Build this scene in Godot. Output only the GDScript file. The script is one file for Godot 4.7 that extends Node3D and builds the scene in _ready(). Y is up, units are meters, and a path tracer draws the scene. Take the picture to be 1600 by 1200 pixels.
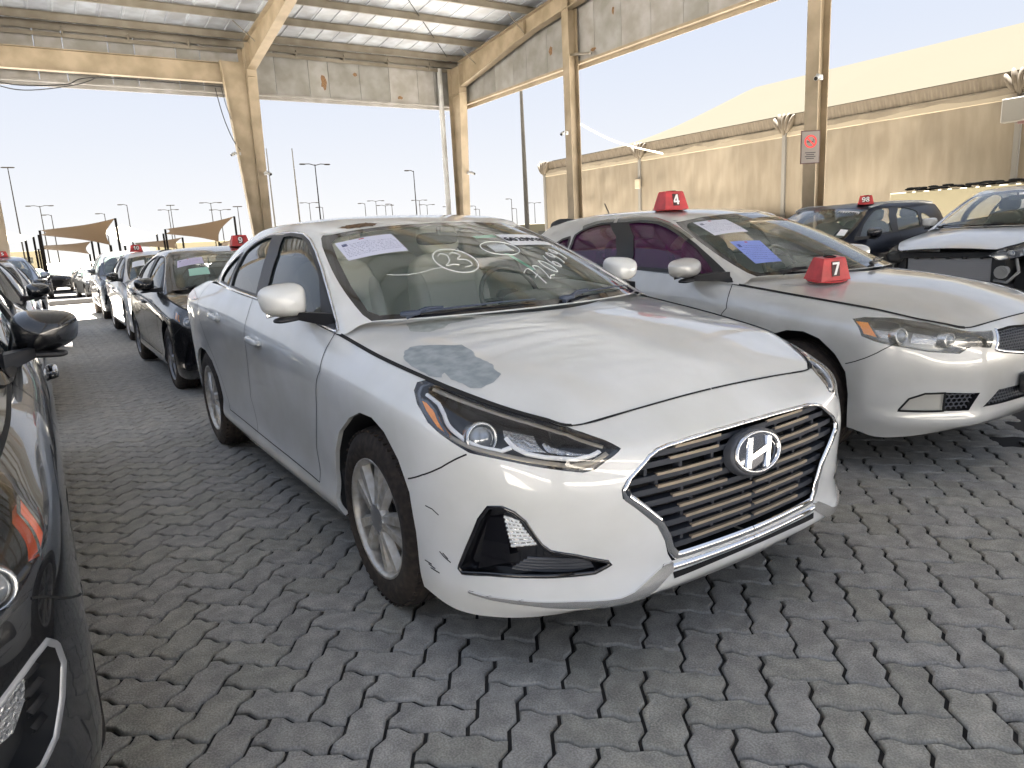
extends Node3D

# ---------------------------------------------------------------- mesh builder
class Mb:
	var v := PackedVector3Array()
	var n := PackedVector3Array()
	var t := PackedVector2Array()
	var ix := PackedInt32Array()
	func vert(p: Vector3, nn: Vector3, uv := Vector2.ZERO) -> int:
		v.append(p); n.append(nn); t.append(uv)
		return v.size() - 1
	func tri(a: int, b: int, c: int) -> void:
		var g := (v[c] - v[a]).cross(v[b] - v[a])
		if g.length_squared() < 1e-18: return
		ix.append(a)
		if g.dot(n[a] + n[b] + n[c]) < 0.0:
			ix.append(c); ix.append(b)
		else:
			ix.append(b); ix.append(c)
	func quad(a: int, b: int, c: int, d: int) -> void:
		tri(a, b, c); tri(a, c, d)
	# flat polygon, convex, given in order; "out" is any vector on its outer side
	func flat(p: Array, out: Vector3) -> void:
		var g: Vector3 = Vector3.ZERO
		for i in range(1, p.size() - 1):
			g += (p[i] - p[0]).cross(p[i + 1] - p[0])
		if g.length_squared() < 1e-20: return
		g = g.normalized()
		if g.dot(out) < 0.0: g = -g
		var s := v.size()
		var ax := Vector3.UP.cross(g) if absf(g.y) < 0.9 else Vector3.RIGHT
		ax = ax.normalized()
		var ay := g.cross(ax)
		for q in p: vert(q, g, Vector2(q.dot(ax), q.dot(ay)))
		for i in range(1, p.size() - 1): tri(s, s + i, s + i + 1)
	# box with chamfered edges
	func box(c: Vector3, size: Vector3, basis := Basis.IDENTITY, bev := 0.0) -> void:
		var h := size * 0.5
		if bev <= 0.0:
			for a in 3:
				for s in [-1.0, 1.0]:
					var b := (a + 1) % 3
					var d := (a + 2) % 3
					var q := []
					for k in [[-1, -1], [1, -1], [1, 1], [-1, 1]]:
						var p := Vector3.ZERO
						p[a] = h[a] * s; p[b] = h[b] * k[0]; p[d] = h[d] * k[1]
						q.append(c + basis * p)
					var o := Vector3.ZERO
					o[a] = s
					flat(q, basis * o)
			return
		bev = minf(bev, minf(h.x, minf(h.y, h.z)) * 0.9)
		for a in 3:
			var b := (a + 1) % 3
			var d := (a + 2) % 3
			for s in [-1.0, 1.0]:
				var q := []
				for k in [[-1, -1], [1, -1], [1, 1], [-1, 1]]:
					var p := Vector3.ZERO
					p[a] = h[a] * s; p[b] = (h[b] - bev) * k[0]; p[d] = (h[d] - bev) * k[1]
					q.append(c + basis * p)
				var o := Vector3.ZERO
				o[a] = s
				flat(q, basis * o)
				for s2 in [-1.0, 1.0]:
					var q2 := []
					for k in [[0, -1], [0, 1], [1, 1], [1, -1]]:
						var p := Vector3.ZERO
						p[d] = (h[d] - bev) * k[1]
						if k[0] == 0:
							p[a] = h[a] * s; p[b] = (h[b] - bev) * s2
						else:
							p[a] = (h[a] - bev) * s; p[b] = h[b] * s2
						q2.append(c + basis * p)
					var o2 := Vector3.ZERO
					o2[a] = s; o2[b] = s2
					flat(q2, basis * o2)
		for sx in [-1.0, 1.0]:
			for sy in [-1.0, 1.0]:
				for sz in [-1.0, 1.0]:
					var e := Vector3(sx, sy, sz)
					var q := []
					for a in 3:
						var p := (h - Vector3.ONE * bev) * e
						p[a] = h[a] * e[a]
						q.append(c + basis * p)
					flat(q, basis * e)
	# hexahedron from two quads
	func hexa(a: Array, b: Array) -> void:
		var m := Vector3.ZERO
		for p in a: m += p
		for p in b: m += p
		m /= 8.0
		flat(a, (a[0] + a[2]) * 0.5 - m)
		flat(b, (b[0] + b[2]) * 0.5 - m)
		for i in 4:
			var j := (i + 1) % 4
			flat([a[i], a[j], b[j], b[i]], (a[i] + b[j]) * 0.5 - m)
	func tube(path: Array, r, sides := 8, cap := true) -> void:
		var k := path.size()
		var up := Vector3.UP
		var ring0 := -1
		var lastx := Vector3.ZERO
		for i in k:
			var d: Vector3 = (path[mini(i + 1, k - 1)] - path[maxi(i - 1, 0)])
			if d.length() < 1e-9: d = Vector3.UP
			d = d.normalized()
			var x: Vector3
			if i == 0:
				x = d.cross(up if absf(d.y) < 0.9 else Vector3.RIGHT).normalized()
			else:
				x = (lastx - d * lastx.dot(d)).normalized()
			lastx = x
			var y := d.cross(x)
			var rr: float = r[i] if r is Array else r
			var s := v.size()
			for j in sides + 1:
				var a := TAU * j / sides
				var nn := x * cos(a) + y * sin(a)
				vert(path[i] + nn * rr, nn, Vector2(float(j) / sides, i))
			if i > 0:
				for j in sides: quad(ring0 + j, ring0 + j + 1, s + j + 1, s + j)
			ring0 = s
			if cap and (i == 0 or i == k - 1):
				var q := []
				for j in sides: q.append(v[s + j])
				flat(q, -d if i == 0 else d)
	# profile of (radius, along) turned round an axis
	func lathe(prof: Array, xf: Transform3D, seg := 32, sharp := false) -> void:
		var k := prof.size()
		if sharp:
			for i in k - 1:
				lathe([prof[i], prof[i + 1]], xf, seg, false)
			return
		var s := v.size()
		for i in k:
			var d: Vector2 = prof[mini(i + 1, k - 1)] - prof[maxi(i - 1, 0)]
			var nn := Vector2(d.y, -d.x).normalized()
			for j in seg + 1:
				var a := TAU * j / seg
				var p := Vector3(cos(a) * prof[i].x, prof[i].y, sin(a) * prof[i].x)
				var q := Vector3(cos(a) * nn.x, nn.y, sin(a) * nn.x)
				vert(xf * p, (xf.basis * q).normalized(), Vector2(float(j) / seg, float(i) / maxf(1.0, k - 1)))
		for i in k - 1:
			for j in seg:
				var a := s + i * (seg + 1) + j
				quad(a, a + 1, a + seg + 2, a + seg + 1)
	# superellipsoid
	func blob(xf: Transform3D, e := 1.0, nu := 20, nv := 12) -> void:
		var s := v.size()
		for i in nv + 1:
			var b := -PI / 2 + PI * i / nv
			for j in nu + 1:
				var a := TAU * j / nu
				var p := Vector3(sg(cos(b), e) * sg(cos(a), e), sg(sin(b), e), sg(cos(b), e) * sg(sin(a), e))
				var f := 2.0 - e
				var q := Vector3(sg(cos(b), f) * sg(cos(a), f), sg(sin(b), f), sg(cos(b), f) * sg(sin(a), f))
				q = xf.basis.inverse().transposed() * q
				vert(xf * p, q.normalized() if q.length() > 1e-6 else xf.basis.y, Vector2(float(j) / nu, float(i) / nv))
		for i in nv:
			for j in nu:
				var a := s + i * (nu + 1) + j
				quad(a, a + 1, a + nu + 2, a + nu + 1)
	static func sg(x: float, e: float) -> float:
		return signf(x) * pow(absf(x), e)
	func mesh(m: Material) -> ArrayMesh:
		var am := ArrayMesh.new()
		if ix.size() < 3: return am
		var a := []
		a.resize(Mesh.ARRAY_MAX)
		a[Mesh.ARRAY_VERTEX] = v; a[Mesh.ARRAY_NORMAL] = n; a[Mesh.ARRAY_TEX_UV] = t; a[Mesh.ARRAY_INDEX] = ix
		am.add_surface_from_arrays(Mesh.PRIMITIVE_TRIANGLES, a)
		am.surface_set_material(0, m)
		return am

# ---------------------------------------------------------------- curved sheet
class Sheet:
	var P := PackedVector3Array()
	var N := PackedVector3Array()
	var nu := 0      # fine points along u
	var nv := 0
	var su := 8      # fine steps per station
	var sv := 6
	static func cr(a: Vector3, b: Vector3, c: Vector3, d: Vector3, x: float) -> Vector3:
		return 0.5 * (2.0 * b + (c - a) * x + (2.0 * a - 5.0 * b + 4.0 * c - d) * x * x + (3.0 * b - a - 3.0 * c + d) * x * x * x)
	static func line(p: Array, k: int, m0: bool, m1: bool) -> Array:
		var f := Vector3(-1, 1, 1)
		var q := [p[1] * f if m0 else p[0] * 2.0 - p[1]]
		q.append_array(p)
		var l := p.size()
		q.append(p[l - 2] * f if m1 else p[l - 1] * 2.0 - p[l - 2])
		var o := []
		for i in l - 1:
			for j in k: o.append(cr(q[i], q[i + 1], q[i + 2], q[i + 3], float(j) / k))
		o.append(p[l - 1])
		return o
	func build(rows: Array, su_: int, sv_: int, m0: bool, m1: bool, v1 := false, centre := Vector3(0, 0.5, -1.4)) -> Sheet:
		su = su_; sv = sv_
		var f := []
		for r in rows: f.append(line(r, su, m0, m1))
		nu = f[0].size()
		var cols := []
		for i in nu:
			var c := []
			for r in f: c.append(r[i])
			cols.append(line(c, sv, false, v1))
		nv = cols[0].size()
		P.resize(nu * nv); N.resize(nu * nv)
		for j in nv:
			for i in nu: P[j * nu + i] = cols[i][j]
		for j in nv:
			for i in nu:
				var du := P[j * nu + mini(i + 1, nu - 1)] - P[j * nu + maxi(i - 1, 0)]
				if m0 and i == 0: du = Vector3(P[j * nu + 1].x, 0, 0)
				if m1 and i == nu - 1: du = Vector3(-P[j * nu + i - 1].x, 0, 0)
				var dv := P[mini(j + 1, nv - 1) * nu + i] - P[maxi(j - 1, 0) * nu + i]
				if v1 and j == nv - 1: dv = Vector3(-P[(j - 1) * nu + i].x, 0, 0)
				var nn := du.cross(dv)
				if nn.length_squared() < 1e-16: nn = P[j * nu + i] - centre
				nn = nn.normalized()
				if nn.dot(P[j * nu + i] - centre) < 0.0: nn = -nn
				N[j * nu + i] = nn
		# one side for the whole sheet: follow the middle point
		return self
	func idx(u: float, w: float) -> Array:
		var x := clampf(u * su, 0.0, nu - 1.0001)
		var y := clampf(w * sv, 0.0, nv - 1.0001)
		var i := int(x)
		var j := int(y)
		return [i, j, x - i, y - j]
	func at(u: float, w: float, sgn := 1.0) -> Vector3:
		var k := idx(u, w)
		var a: int = k[1] * nu + k[0]
		var p: Vector3 = P[a].lerp(P[a + 1], k[2]).lerp(P[a + nu].lerp(P[a + nu + 1], k[2]), k[3])
		return Vector3(p.x * sgn, p.y, p.z)
	func nor(u: float, w: float, sgn := 1.0) -> Vector3:
		var k := idx(u, w)
		var a: int = k[1] * nu + k[0]
		var p: Vector3 = N[a].lerp(N[a + 1], k[2]).lerp(N[a + nu].lerp(N[a + nu + 1], k[2]), k[3]).normalized()
		return Vector3(p.x * sgn, p.y, p.z)
	func off(u: float, w: float, o: float, sgn := 1.0) -> Vector3:
		return at(u, w, sgn) + nor(u, w, sgn) * o
	# part of the sheet inside "inc" and outside all "holes" (polygons in station units)
	func cut(mb: Mb, inc: PackedVector2Array, holes: Array, o := 0.0, sgn := 1.0, uvmap := Transform2D.IDENTITY) -> void:
		var sc := Vector2(su, sv)
		var polys := [inc]
		polys.append_array(holes)
		var cw := nu - 1
		var ch := nv - 1
		var kind := []       # per polygon: 0 out, 1 in, 2 crossed
		var scaled := []
		for pl in polys:
			var q := PackedVector2Array()
			for p in pl: q.append(p * sc)
			if Geometry2D.is_polygon_clockwise(q): q.reverse()
			scaled.append(q)
		var bb := Rect2(scaled[0][0], Vector2.ZERO)
		for p in scaled[0]: bb = bb.expand(p)
		var i0 := clampi(int(floor(bb.position.x)), 0, cw)
		var i1 := clampi(int(ceil(bb.end.x)), 0, cw)
		var j0 := clampi(int(floor(bb.position.y)), 0, ch)
		var j1 := clampi(int(ceil(bb.end.y)), 0, ch)
		for q in scaled:
			var crossed := {}
			for e in q.size():
				var a: Vector2 = q[e]
				var b: Vector2 = q[(e + 1) % q.size()]
				var steps := int(a.distance_to(b) * 5.0) + 1
				for s in steps + 1:
					var p := a.lerp(b, float(s) / steps)
					crossed[int(floor(p.y)) * 4096 + int(floor(p.x))] = true
					if absf(p.x - round(p.x)) < 0.06: crossed[int(floor(p.y)) * 4096 + int(round(p.x)) - 1] = true
					if absf(p.y - round(p.y)) < 0.06: crossed[(int(round(p.y)) - 1) * 4096 + int(floor(p.x))] = true
			kind.append(crossed)
		var vid := {}
		for j in range(j0, j1):
			for i in range(i0, i1):
				var key := j * 4096 + i
				var mid := Vector2(i + 0.5, j + 0.5)
				var whole := true
				var dead := false
				var need := []
				for k in scaled.size():
					if kind[k].has(key):
						whole = false
						need.append(k)
					else:
						var inside := Geometry2D.is_point_in_polygon(mid, scaled[k])
						if (k == 0) != inside:
							dead = true
							break
				if dead: continue
				if whole:
					var c := [0, 0, 0, 0]
					var m := 0
					for d in [[0, 0], [1, 0], [1, 1], [0, 1]]:
						var fi: int = (j + d[1]) * nu + i + d[0]
						if not vid.has(fi):
							var nn := N[fi]
							var pp := P[fi] + nn * o
							vid[fi] = mb.vert(Vector3(pp.x * sgn, pp.y, pp.z), Vector3(nn.x * sgn, nn.y, nn.z), uvmap * (Vector2(i + d[0], j + d[1]) / sc))
						c[m] = vid[fi]
						m += 1
					mb.quad(c[0], c[1], c[2], c[3])
					continue
				var ps := [PackedVector2Array([Vector2(i, j), Vector2(i + 1, j), Vector2(i + 1, j + 1), Vector2(i, j + 1)])]
				for k in need:
					var nx := []
					for pl in ps:
						if k == 0: nx.append_array(Geometry2D.intersect_polygons(pl, scaled[0]))
						else: nx.append_array(Geometry2D.clip_polygons(pl, scaled[k]))
					ps = nx
				for pl in ps:
					var tr := Geometry2D.triangulate_polygon(pl)
					if tr.is_empty(): continue
					var ids := []
					for p in pl:
						var w: Vector2 = p / sc
						ids.append(mb.vert(off(w.x, w.y, o, sgn), nor(w.x, w.y, sgn), uvmap * w))
					for q in range(0, tr.size(), 3): mb.tri(ids[tr[q]], ids[tr[q + 1]], ids[tr[q + 2]])
	static func dense(pl: Array, closed := true, step := 0.12) -> Array:
		var o := []
		var k := pl.size()
		for i in (k if closed else k - 1):
			var a: Vector2 = pl[i]
			var b: Vector2 = pl[(i + 1) % k]
			var s := maxi(1, int(a.distance_to(b) / step))
			for j in s: o.append(a.lerp(b, float(j) / s))
		if not closed: o.append(pl[k - 1])
		return o
	# wall from the edge of a polygon inwards
	func flange(mb: Mb, pl: Array, o0: float, o1: float, sgn := 1.0, closed := true) -> void:
		var d := dense(pl, closed)
		var k := d.size()
		var c := Vector3.ZERO
		for p in d: c += at(p.x, p.y, sgn)
		c /= k
		var last := []
		for i in (k + 1 if closed else k):
			var p: Vector2 = d[i % k]
			if p.y < -0.01 or p.x > 18.99:
				last = []
				continue
			var a := off(p.x, p.y, o0, sgn)
			var b := off(p.x, p.y, o1, sgn)
			var e: Vector2 = d[(i + 1) % k] - d[(i - 1 + k) % k]
			var tg := (at(p.x + e.x * 0.1, p.y + e.y * 0.1, sgn) - at(p.x - e.x * 0.1, p.y - e.y * 0.1, sgn))
			var nn := tg.cross(nor(p.x, p.y, sgn))
			if nn.length_squared() < 1e-14: nn = c - a
			nn = nn.normalized()
			if nn.dot(c - a) < 0.0: nn = -nn
			var cur := [mb.vert(a, nn), mb.vert(b, nn)]
			if last.size(): mb.quad(last[0], cur[0], cur[1], last[1])
			last = cur
	# narrow band along a line on the sheet
	func ribbon(mb: Mb, pts: Array, width: float, o := 0.001, sgn := 1.0, closed := false, raise := 0.0) -> void:
		var d := dense(pts, closed, 0.08)
		var k := d.size()
		var last := []
		for i in (k + 1 if closed else k):
			var p: Vector2 = d[i % k]
			var q0: Vector2 = d[(i - 1 + k) % k] if closed or i > 0 else d[0]
			var q1: Vector2 = d[(i + 1) % k] if closed or i < k - 1 else d[k - 1]
			var tg := at(q1.x, q1.y, sgn) - at(q0.x, q0.y, sgn)
			var nn := nor(p.x, p.y, sgn)
			var side := tg.cross(nn)
			if side.length_squared() < 1e-16: continue
			side = side.normalized() * width * 0.5
			var c := off(p.x, p.y, o, sgn)
			var cur
			if raise > 0.0:
				cur = [mb.vert(c - side, (nn - side.normalized()).normalized()), mb.vert(c + nn * raise, nn), mb.vert(c + side, (nn + side.normalized()).normalized())]
			else:
				cur = [mb.vert(c - side, nn), mb.vert(c + side, nn)]
			if last.size():
				for m in cur.size() - 1: mb.quad(last[m], cur[m], cur[m + 1], last[m + 1])
			last = cur

# ---------------------------------------------------------------- naming
var names := {}
var M := {}
var rng := RandomNumberGenerator.new()

func numbered(called: String) -> String:
	var k: int = names.get(called, -1) + 1
	names[called] = k
	return called if k == 0 else "%s_%03d" % [called, k]

func thing(called: String, label: String, category: String, at := Vector3.ZERO, turn := 0.0, group := "") -> Node3D:
	var o := Node3D.new()
	o.name = numbered(called)
	add_child(o)
	o.position = at
	o.rotation.y = turn
	tag(o, label, category, group)
	return o

func tag(o: Node, label: String, category: String, group := "") -> void:
	o.set_meta("label", label)
	o.set_meta("category", category)
	if group: o.set_meta("group", group)

func part(called: String, mb: Mb, m: Material, parent: Node, label := "") -> MeshInstance3D:
	var o := MeshInstance3D.new()
	o.name = called
	o.mesh = mb.mesh(m)
	if o.mesh.get_surface_count() == 0: return o
	var k := 0
	if parent.has_node(NodePath(called)):
		k = 1
		while parent.has_node(NodePath("%s_%03d" % [called, k])): k += 1
		o.name = "%s_%03d" % [called, k]
	parent.add_child(o)
	if label: o.set_meta("label", label)
	return o

func single(called: String, mb: Mb, m: Material, label: String, category: String, group := "") -> MeshInstance3D:
	var o := part(numbered(called), mb, m, self)
	tag(o, label, category, group)
	return o

func struct(called: String, mb: Mb, m: Material) -> MeshInstance3D:
	var o := part(numbered(called), mb, m, self)
	o.set_meta("kind", "structure")
	return o

func V2(a: Array) -> PackedVector2Array:
	var o := PackedVector2Array()
	for i in range(0, a.size(), 2): o.append(Vector2(a[i], a[i + 1]))
	return o

func lerp_tab(x: float, xs: Array, ys: Array) -> float:
	if x <= xs[0]: return ys[0] + (x - xs[0])
	for i in range(1, xs.size()):
		if x <= xs[i]: return lerpf(ys[i - 1], ys[i], (x - xs[i - 1]) / (xs[i] - xs[i - 1]))
	return ys[-1] + (x - xs[-1])

# ---------------------------------------------------------------- materials
func noise_tex(size: int, freq: float, seed_: int, lo: Color, hi: Color, oct := 4, kind := FastNoiseLite.TYPE_SIMPLEX_SMOOTH, bias := 0.0) -> ImageTexture:
	var f := FastNoiseLite.new()
	f.seed = seed_; f.frequency = freq; f.fractal_octaves = oct; f.noise_type = kind
	var im := f.get_seamless_image(size, size)
	im.convert(Image.FORMAT_RGB8)
	for y in size:
		for x in size:
			var k := clampf((im.get_pixel(x, y).r - 0.5) * 1.6 + 0.5 + bias, 0.0, 1.0)
			im.set_pixel(x, y, lo.lerp(hi, k))
	return ImageTexture.create_from_image(im)

func mat(name_: String, col: Color, rough := 0.6, metal := 0.0, coat := 0.0) -> StandardMaterial3D:
	var m := StandardMaterial3D.new()
	m.resource_name = name_
	m.albedo_color = col.linear_to_srgb()
	m.roughness = rough
	m.metallic = metal
	if coat > 0.0:
		m.clearcoat_enabled = true
		m.clearcoat = coat
		m.clearcoat_roughness = 0.03
	M[name_] = m
	return m

func glass(name_: String, col: Color, a: float) -> StandardMaterial3D:
	var m := mat(name_, col, 0.02)
	m.transparency = BaseMaterial3D.TRANSPARENCY_ALPHA
	m.albedo_color.a = a
	return m

func tri(m: StandardMaterial3D, tex: Texture2D, scale: float, world := true) -> StandardMaterial3D:
	m.albedo_texture = tex
	m.uv1_triplanar = true
	m.uv1_world_triplanar = world
	m.uv1_scale = Vector3.ONE * scale
	return m

# ---------------------------------------------------------------- car bodies
func net_side(C: Dictionary) -> Array:
	var zs := [-3.425, -3.185, -2.805, -2.40, -1.90, -1.30, -0.75, -0.42, 0.0, 0.36]
	var sx := [
		[.80, .85, .865, .872, .878, .880, .880, .880, .885, .893],
		[.83, .885, .905, .908, .908, .908, .908, .908, .910, .905],
		[.85, .895, .905, .898, .893, .893, .895, .898, .905, .908],
		[.86, .900, .914, .906, .900, .900, .903, .906, .912, .912],
		[.865, .905, .922, .918, .914, .914, .914, .914, .917, .908],
		[.862, .902, .922, .928, .929, .928, .925, .921, .914, .900],
		[.82, .855, .885, .900, .903, .902, .899, .890, .880, .858],
		[.74, .775, .80, .826, .846, .855, .852, .826, .820, .783]]
	var sy := [
		[.27, .24, .215, .215, .215, .215, .215, .215, .215, .205],
		[.36, .34, .31, .29, .285, .28, .28, .28, .28, .265],
		[.46, .45, .42, .40, .39, .38, .375, .37, .375, .36],
		[.60, .60, .58, .56, .54, .53, .52, .51, .51, .49],
		[.78, .78, .76, .735, .71, .685, .665, .65, .645, .62],
		[.965, .955, .94, .915, .885, .85, .82, .80, .78, .755],
		[1.04, 1.035, 1.025, 1.01, .985, .95, .918, .892, .850, .812],
		[1.085, 1.095, 1.105, 1.10, 1.073, 1.046, 1.010, .972, .915, .864]]
	var ry := [.30, .42, .52, .64, .80, .95, 1.05, 1.105]
	var rz := [-3.84, -3.89, -3.90, -3.895, -3.87, -3.85, -3.84, -3.82]
	var rc := [.74, .76, .78, .785, .78, .765, .735, .66]
	var px := [.872, .80, .70, .54, .35, .17, 0.0]
	var pz := [.535, .68, .80, .893, .932, .945, .95]
	var fy := [
		[.178, .186, .205, .222, .218, .216, .216], [.262, .258, .255, .252, .262, .268, .27],
		[.350, .345, .34, .338, .335, .333, .332], [.475, .46, .45, .44, .43, .425, .42],
		[.60, .59, .575, .56, .545, .54, .535], [.725, .70, .675, .645, .62, .615, .61],
		[.785, .76, .735, .712, .70, .698, .696], [.837, .806, .782, .760, .772, .778, .78]]
	var fd := [
		[.02, .03, .04, .045, .045, .045, .045], [0, 0, 0, -.005, -.002, -.002, -.002],
		[.01, .012, .01, .005, 0, 0, 0], [0, .005, .005, 0, -.003, -.003, -.003],
		[-.002, -.003, -.005, -.006, -.004, -.004, -.004], [.005, .008, .01, .005, .004, .002, 0],
		[.015, .025, .025, .025, .035, .042, .047], [.035, .07, .10, .135, .158, .17, .176]]
	var fxs := [.985, 1.0, 1.0, 1.0, 1.0, .995, .975, .955]
	var x6 := [.83, .765, .68, .535]
	var x7 := [.747, .69, .63, .557]
	var rows := []
	var nose: float = C.get("nose", 0.0)
	var hatch: float = C.get("hatch", 0.0)
	for k in 8:
		var r := [Vector3(0, ry[k], rz[k]), Vector3(.45 if k < 7 else .42, ry[k] - (.005 if k > 5 else 0.0), rz[k] + .03), Vector3(rc[k], ry[k] - .02, rz[k] + .17)]
		for i in 10: r.append(Vector3(sx[k][i], sy[k][i], zs[i]))
		for i in 7:
			var x: float = px[i] * fxs[k]
			if k == 6 and i < 4: x = x6[i]
			if k == 7 and i < 4: x = x7[i]
			var dz: float = fd[k][i]
			if k >= 6: dz *= 1.0 - nose * clampf((i + 1) / 4.0, 0, 1)
			r.append(Vector3(x, fy[k][i], pz[i] - dz))
		rows.append(r)
	return rows

func net_top(C: Dictionary) -> Array:
	var b := [0, 1.115, -3.30, .36, 1.112, -3.25, .60, 1.108, -3.10, .74, 1.108, -2.90, .798, 1.105, -2.58, .838, 1.082, -2.08, .853, 1.050, -1.40, .853, 1.015, -.75, .830, .965, -.36, .725, 1.000, -.325, .54, 1.008, -.17, .28, 1.012, -.07, 0, 1.014, -.03]
	var t := [0, 1.425, -2.86, .30, 1.418, -2.82, .50, 1.392, -2.74, .56, 1.392, -2.52, .59, 1.397, -2.25, .602, 1.402, -1.95, .612, 1.402, -1.60, .612, 1.390, -1.33, .600, 1.372, -1.17, .555, 1.366, -1.135, .40, 1.386, -1.075, .20, 1.397, -1.03, 0, 1.400, -1.015]
	var bul := [.03, .03, .03, .03, .03, .03, .03, .03, .015, .008, .03, .035, .035]
	var hw := [1, 1, .97, .88, .62, .25, .05, 0, 0, 0, 0, 0, 0]
	var hatch: float = C.get("hatch", 0.0)
	var base := []
	var top := []
	for i in 13:
		base.append(Vector3(b[i * 3], b[i * 3 + 1], b[i * 3 + 2] - hatch * .45 * hw[i]))
		var q := Vector3(t[i * 3], t[i * 3 + 1], t[i * 3 + 2] - hatch * hw[i])
		if i > 1 and i < 12: q.x += C.get("roof_wide", 0.0)
		if hatch > 0.0 and i < 5: q.y += .012
		top.append(q)
	var rows := []
	for s in 5:
		var w := s * .25
		var r := []
		for i in 13:
			var p: Vector3 = base[i].lerp(top[i], w)
			var nn: Vector3 = (top[i] - base[i]).cross(base[mini(i + 1, 12)] - base[maxi(i - 1, 0)]).normalized()
			if nn.dot(p - Vector3(0, 1, -1.6)) < 0: nn = -nn
			r.append(p + nn * bul[i] * 4.0 * w * (1.0 - w))
		rows.append(r)
	return rows

func net_hood(A: Array, C: Dictionary) -> Array:
	var nose: float = C.get("nose", 0.0)
	var rows := []
	for j in 5:
		var t := j * .25
		var tt := sin(t * PI / 2)
		var r := []
		for i in 8:
			var e: Vector3 = A[7][9 + i]
			var s := i / 7.0
			var zc := lerpf(-.02, .774 + .176 * nose, s)
			var yc := lerp_tab(s, [0, .25, .5, .75, .9, 1], [1.0, .975, .935, .875, .825, .78])
			r.append(Vector3(e.x * (1 - t), lerpf(e.y, yc, tt), lerpf(e.z, zc, tt)))
		rows.append(r)
	return rows

func net_roof(T: Array, C: Dictionary) -> Array:
	var hatch: float = C.get("hatch", 0.0)
	var rows := []
	for k in [[0.0, 0.0], [.1, .5], [.4, .82], [.7, .95], [1.0, 1.0]]:
		var t: float = k[0]
		var r := []
		for i in 8:
			var e: Vector3 = T[4][2 + i]
			var s := i / 7.0
			var zc := lerpf(-2.86 - hatch, -1.015, s)
			var yc := lerp_tab(s, [0, .12, .3, .5, .7, .85, 1], [1.425, 1.452, 1.470, 1.474, 1.463, 1.438, 1.400])
			if hatch > 0.0: yc = maxf(yc, 1.44) if s < .3 else yc
			var w := lerp_tab(s, [0, .2, .8, 1], [0, 1, 1, 0])
			var zt := sin(t * PI / 2)
			var h: float = lerpf(zt, k[1], w)
			r.append(Vector3(e.x * (1 - t), lerpf(e.y, yc, h), lerpf(e.z, zc, zt)))
		rows.append(r)
	return rows

func net_deck(A: Array, T: Array) -> Array:
	# boot lid: from the side edge (row 7, stations 5..0 of the side) to the rear window
	var rows := []
	var eA := []
	for i in [5, 4, 3, 2, 1, 0]: eA.append(A[7][i])
	var eT := []
	for i in [4, 3, 2.5, 2, 1, 0]:
		var f: float = i
		eT.append(T[0][int(f)].lerp(T[0][mini(int(f) + 1, 12)], f - int(f)))
	for k in 4:
		var r := []
		for i in 6:
			var p: Vector3 = eA[i].lerp(eT[i], k / 3.0)
			p.y += .012 * sin(k / 3.0 * PI)
			r.append(p)
		rows.append(r)
	return rows

func bend(rows: Array, C: Dictionary) -> Array:
	for r in rows:
		for i in r.size():
			var p: Vector3 = r[i]
			if C.has("zm"): p.z = lerp_tab(p.z, C.zm[0], C.zm[1])
			if C.has("ym"): p.y = lerp_tab(p.y, C.ym[0], C.ym[1])
			p.x *= C.get("xs", 1.0)
			r[i] = p
	return rows

const WIN_F := [6.07, .14, 6.17, 1.0, 6.19, 2.35, 6.0, 3.58, 6.4, 3.70, 7.12, 3.62, 7.45, 3.35, 7.70, 2.85, 7.84, 2.2, 7.90, 1.4, 7.92, .8, 7.9, .14]
const WIN_R := [4.92, .14, 4.84, .9, 4.76, 1.7, 4.62, 2.5, 4.70, 2.95, 4.9, 3.35, 5.14, 3.58, 5.50, 3.60, 5.82, 2.48, 5.9, 1.24, 5.87, .14]
const WIN_Q := [4.10, .14, 4.02, .6, 4.1, 1.3, 4.28, 2.05, 4.48, 2.3, 4.58, 2.0, 4.66, 1.6, 4.74, .9, 4.80, .14]
const PIL_B := [5.87, .05, 5.9, 1.24, 5.82, 2.48, 5.50, 3.66, 6.0, 3.66, 6.19, 2.35, 6.17, 1.0, 6.07, .05]
const FRIT := [12.2, .04, 9.1, .04, 8.97, .3, 8.78, 1.0, 8.47, 2.13, 8.22, 3.3, 8.30, 3.75, 8.6, 3.92, 12.2, 3.92]
const SCREEN := [12.2, .2, 9.3, .2, 9.12, .4, 8.99, 1.4, 8.93, 2.6, 8.96, 3.45, 9.25, 3.70, 12.2, 3.70]
const REAR_GLASS := [-.2, .25, 1.6, .25, 1.85, .5, 1.9, 1.5, 1.75, 3.5, 1.5, 3.72, -.2, 3.75]
const ARCH_F := [10.18, -.5, 10.10, 1.2, 10.12, 2.36, 10.23, 3.0, 10.43, 3.71, 10.74, 4.29, 11.01, 4.59, 11.26, 4.63, 11.5, 4.45, 11.76, 3.98, 11.97, 3.3, 12.04, 2.36, 12.03, 1.05, 12.0, -.5]
const ARCH_R := [4.05, -.5, 4.03, 1.93, 4.28, 2.9, 4.6, 3.35, 4.95, 3.56, 5.3, 3.56, 5.65, 3.3, 5.86, 2.75, 5.95, 1.9, 5.95, -.5]
const HL := [12.1, 6.96, 11.80, 6.95, 11.71, 6.7, 11.77, 6.37, 11.99, 5.92, 12.44, 5.41, 12.91, 5.19, 13.55, 4.92, 14.4, 4.96, 15.08, 4.94, 15.56, 4.93, 15.74, 5.06, 15.92, 5.45, 16.21, 5.94, 16.10, 6.31, 15.93, 6.7, 15.75, 6.93, 14.65, 6.96, 13.59, 6.96]
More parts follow.
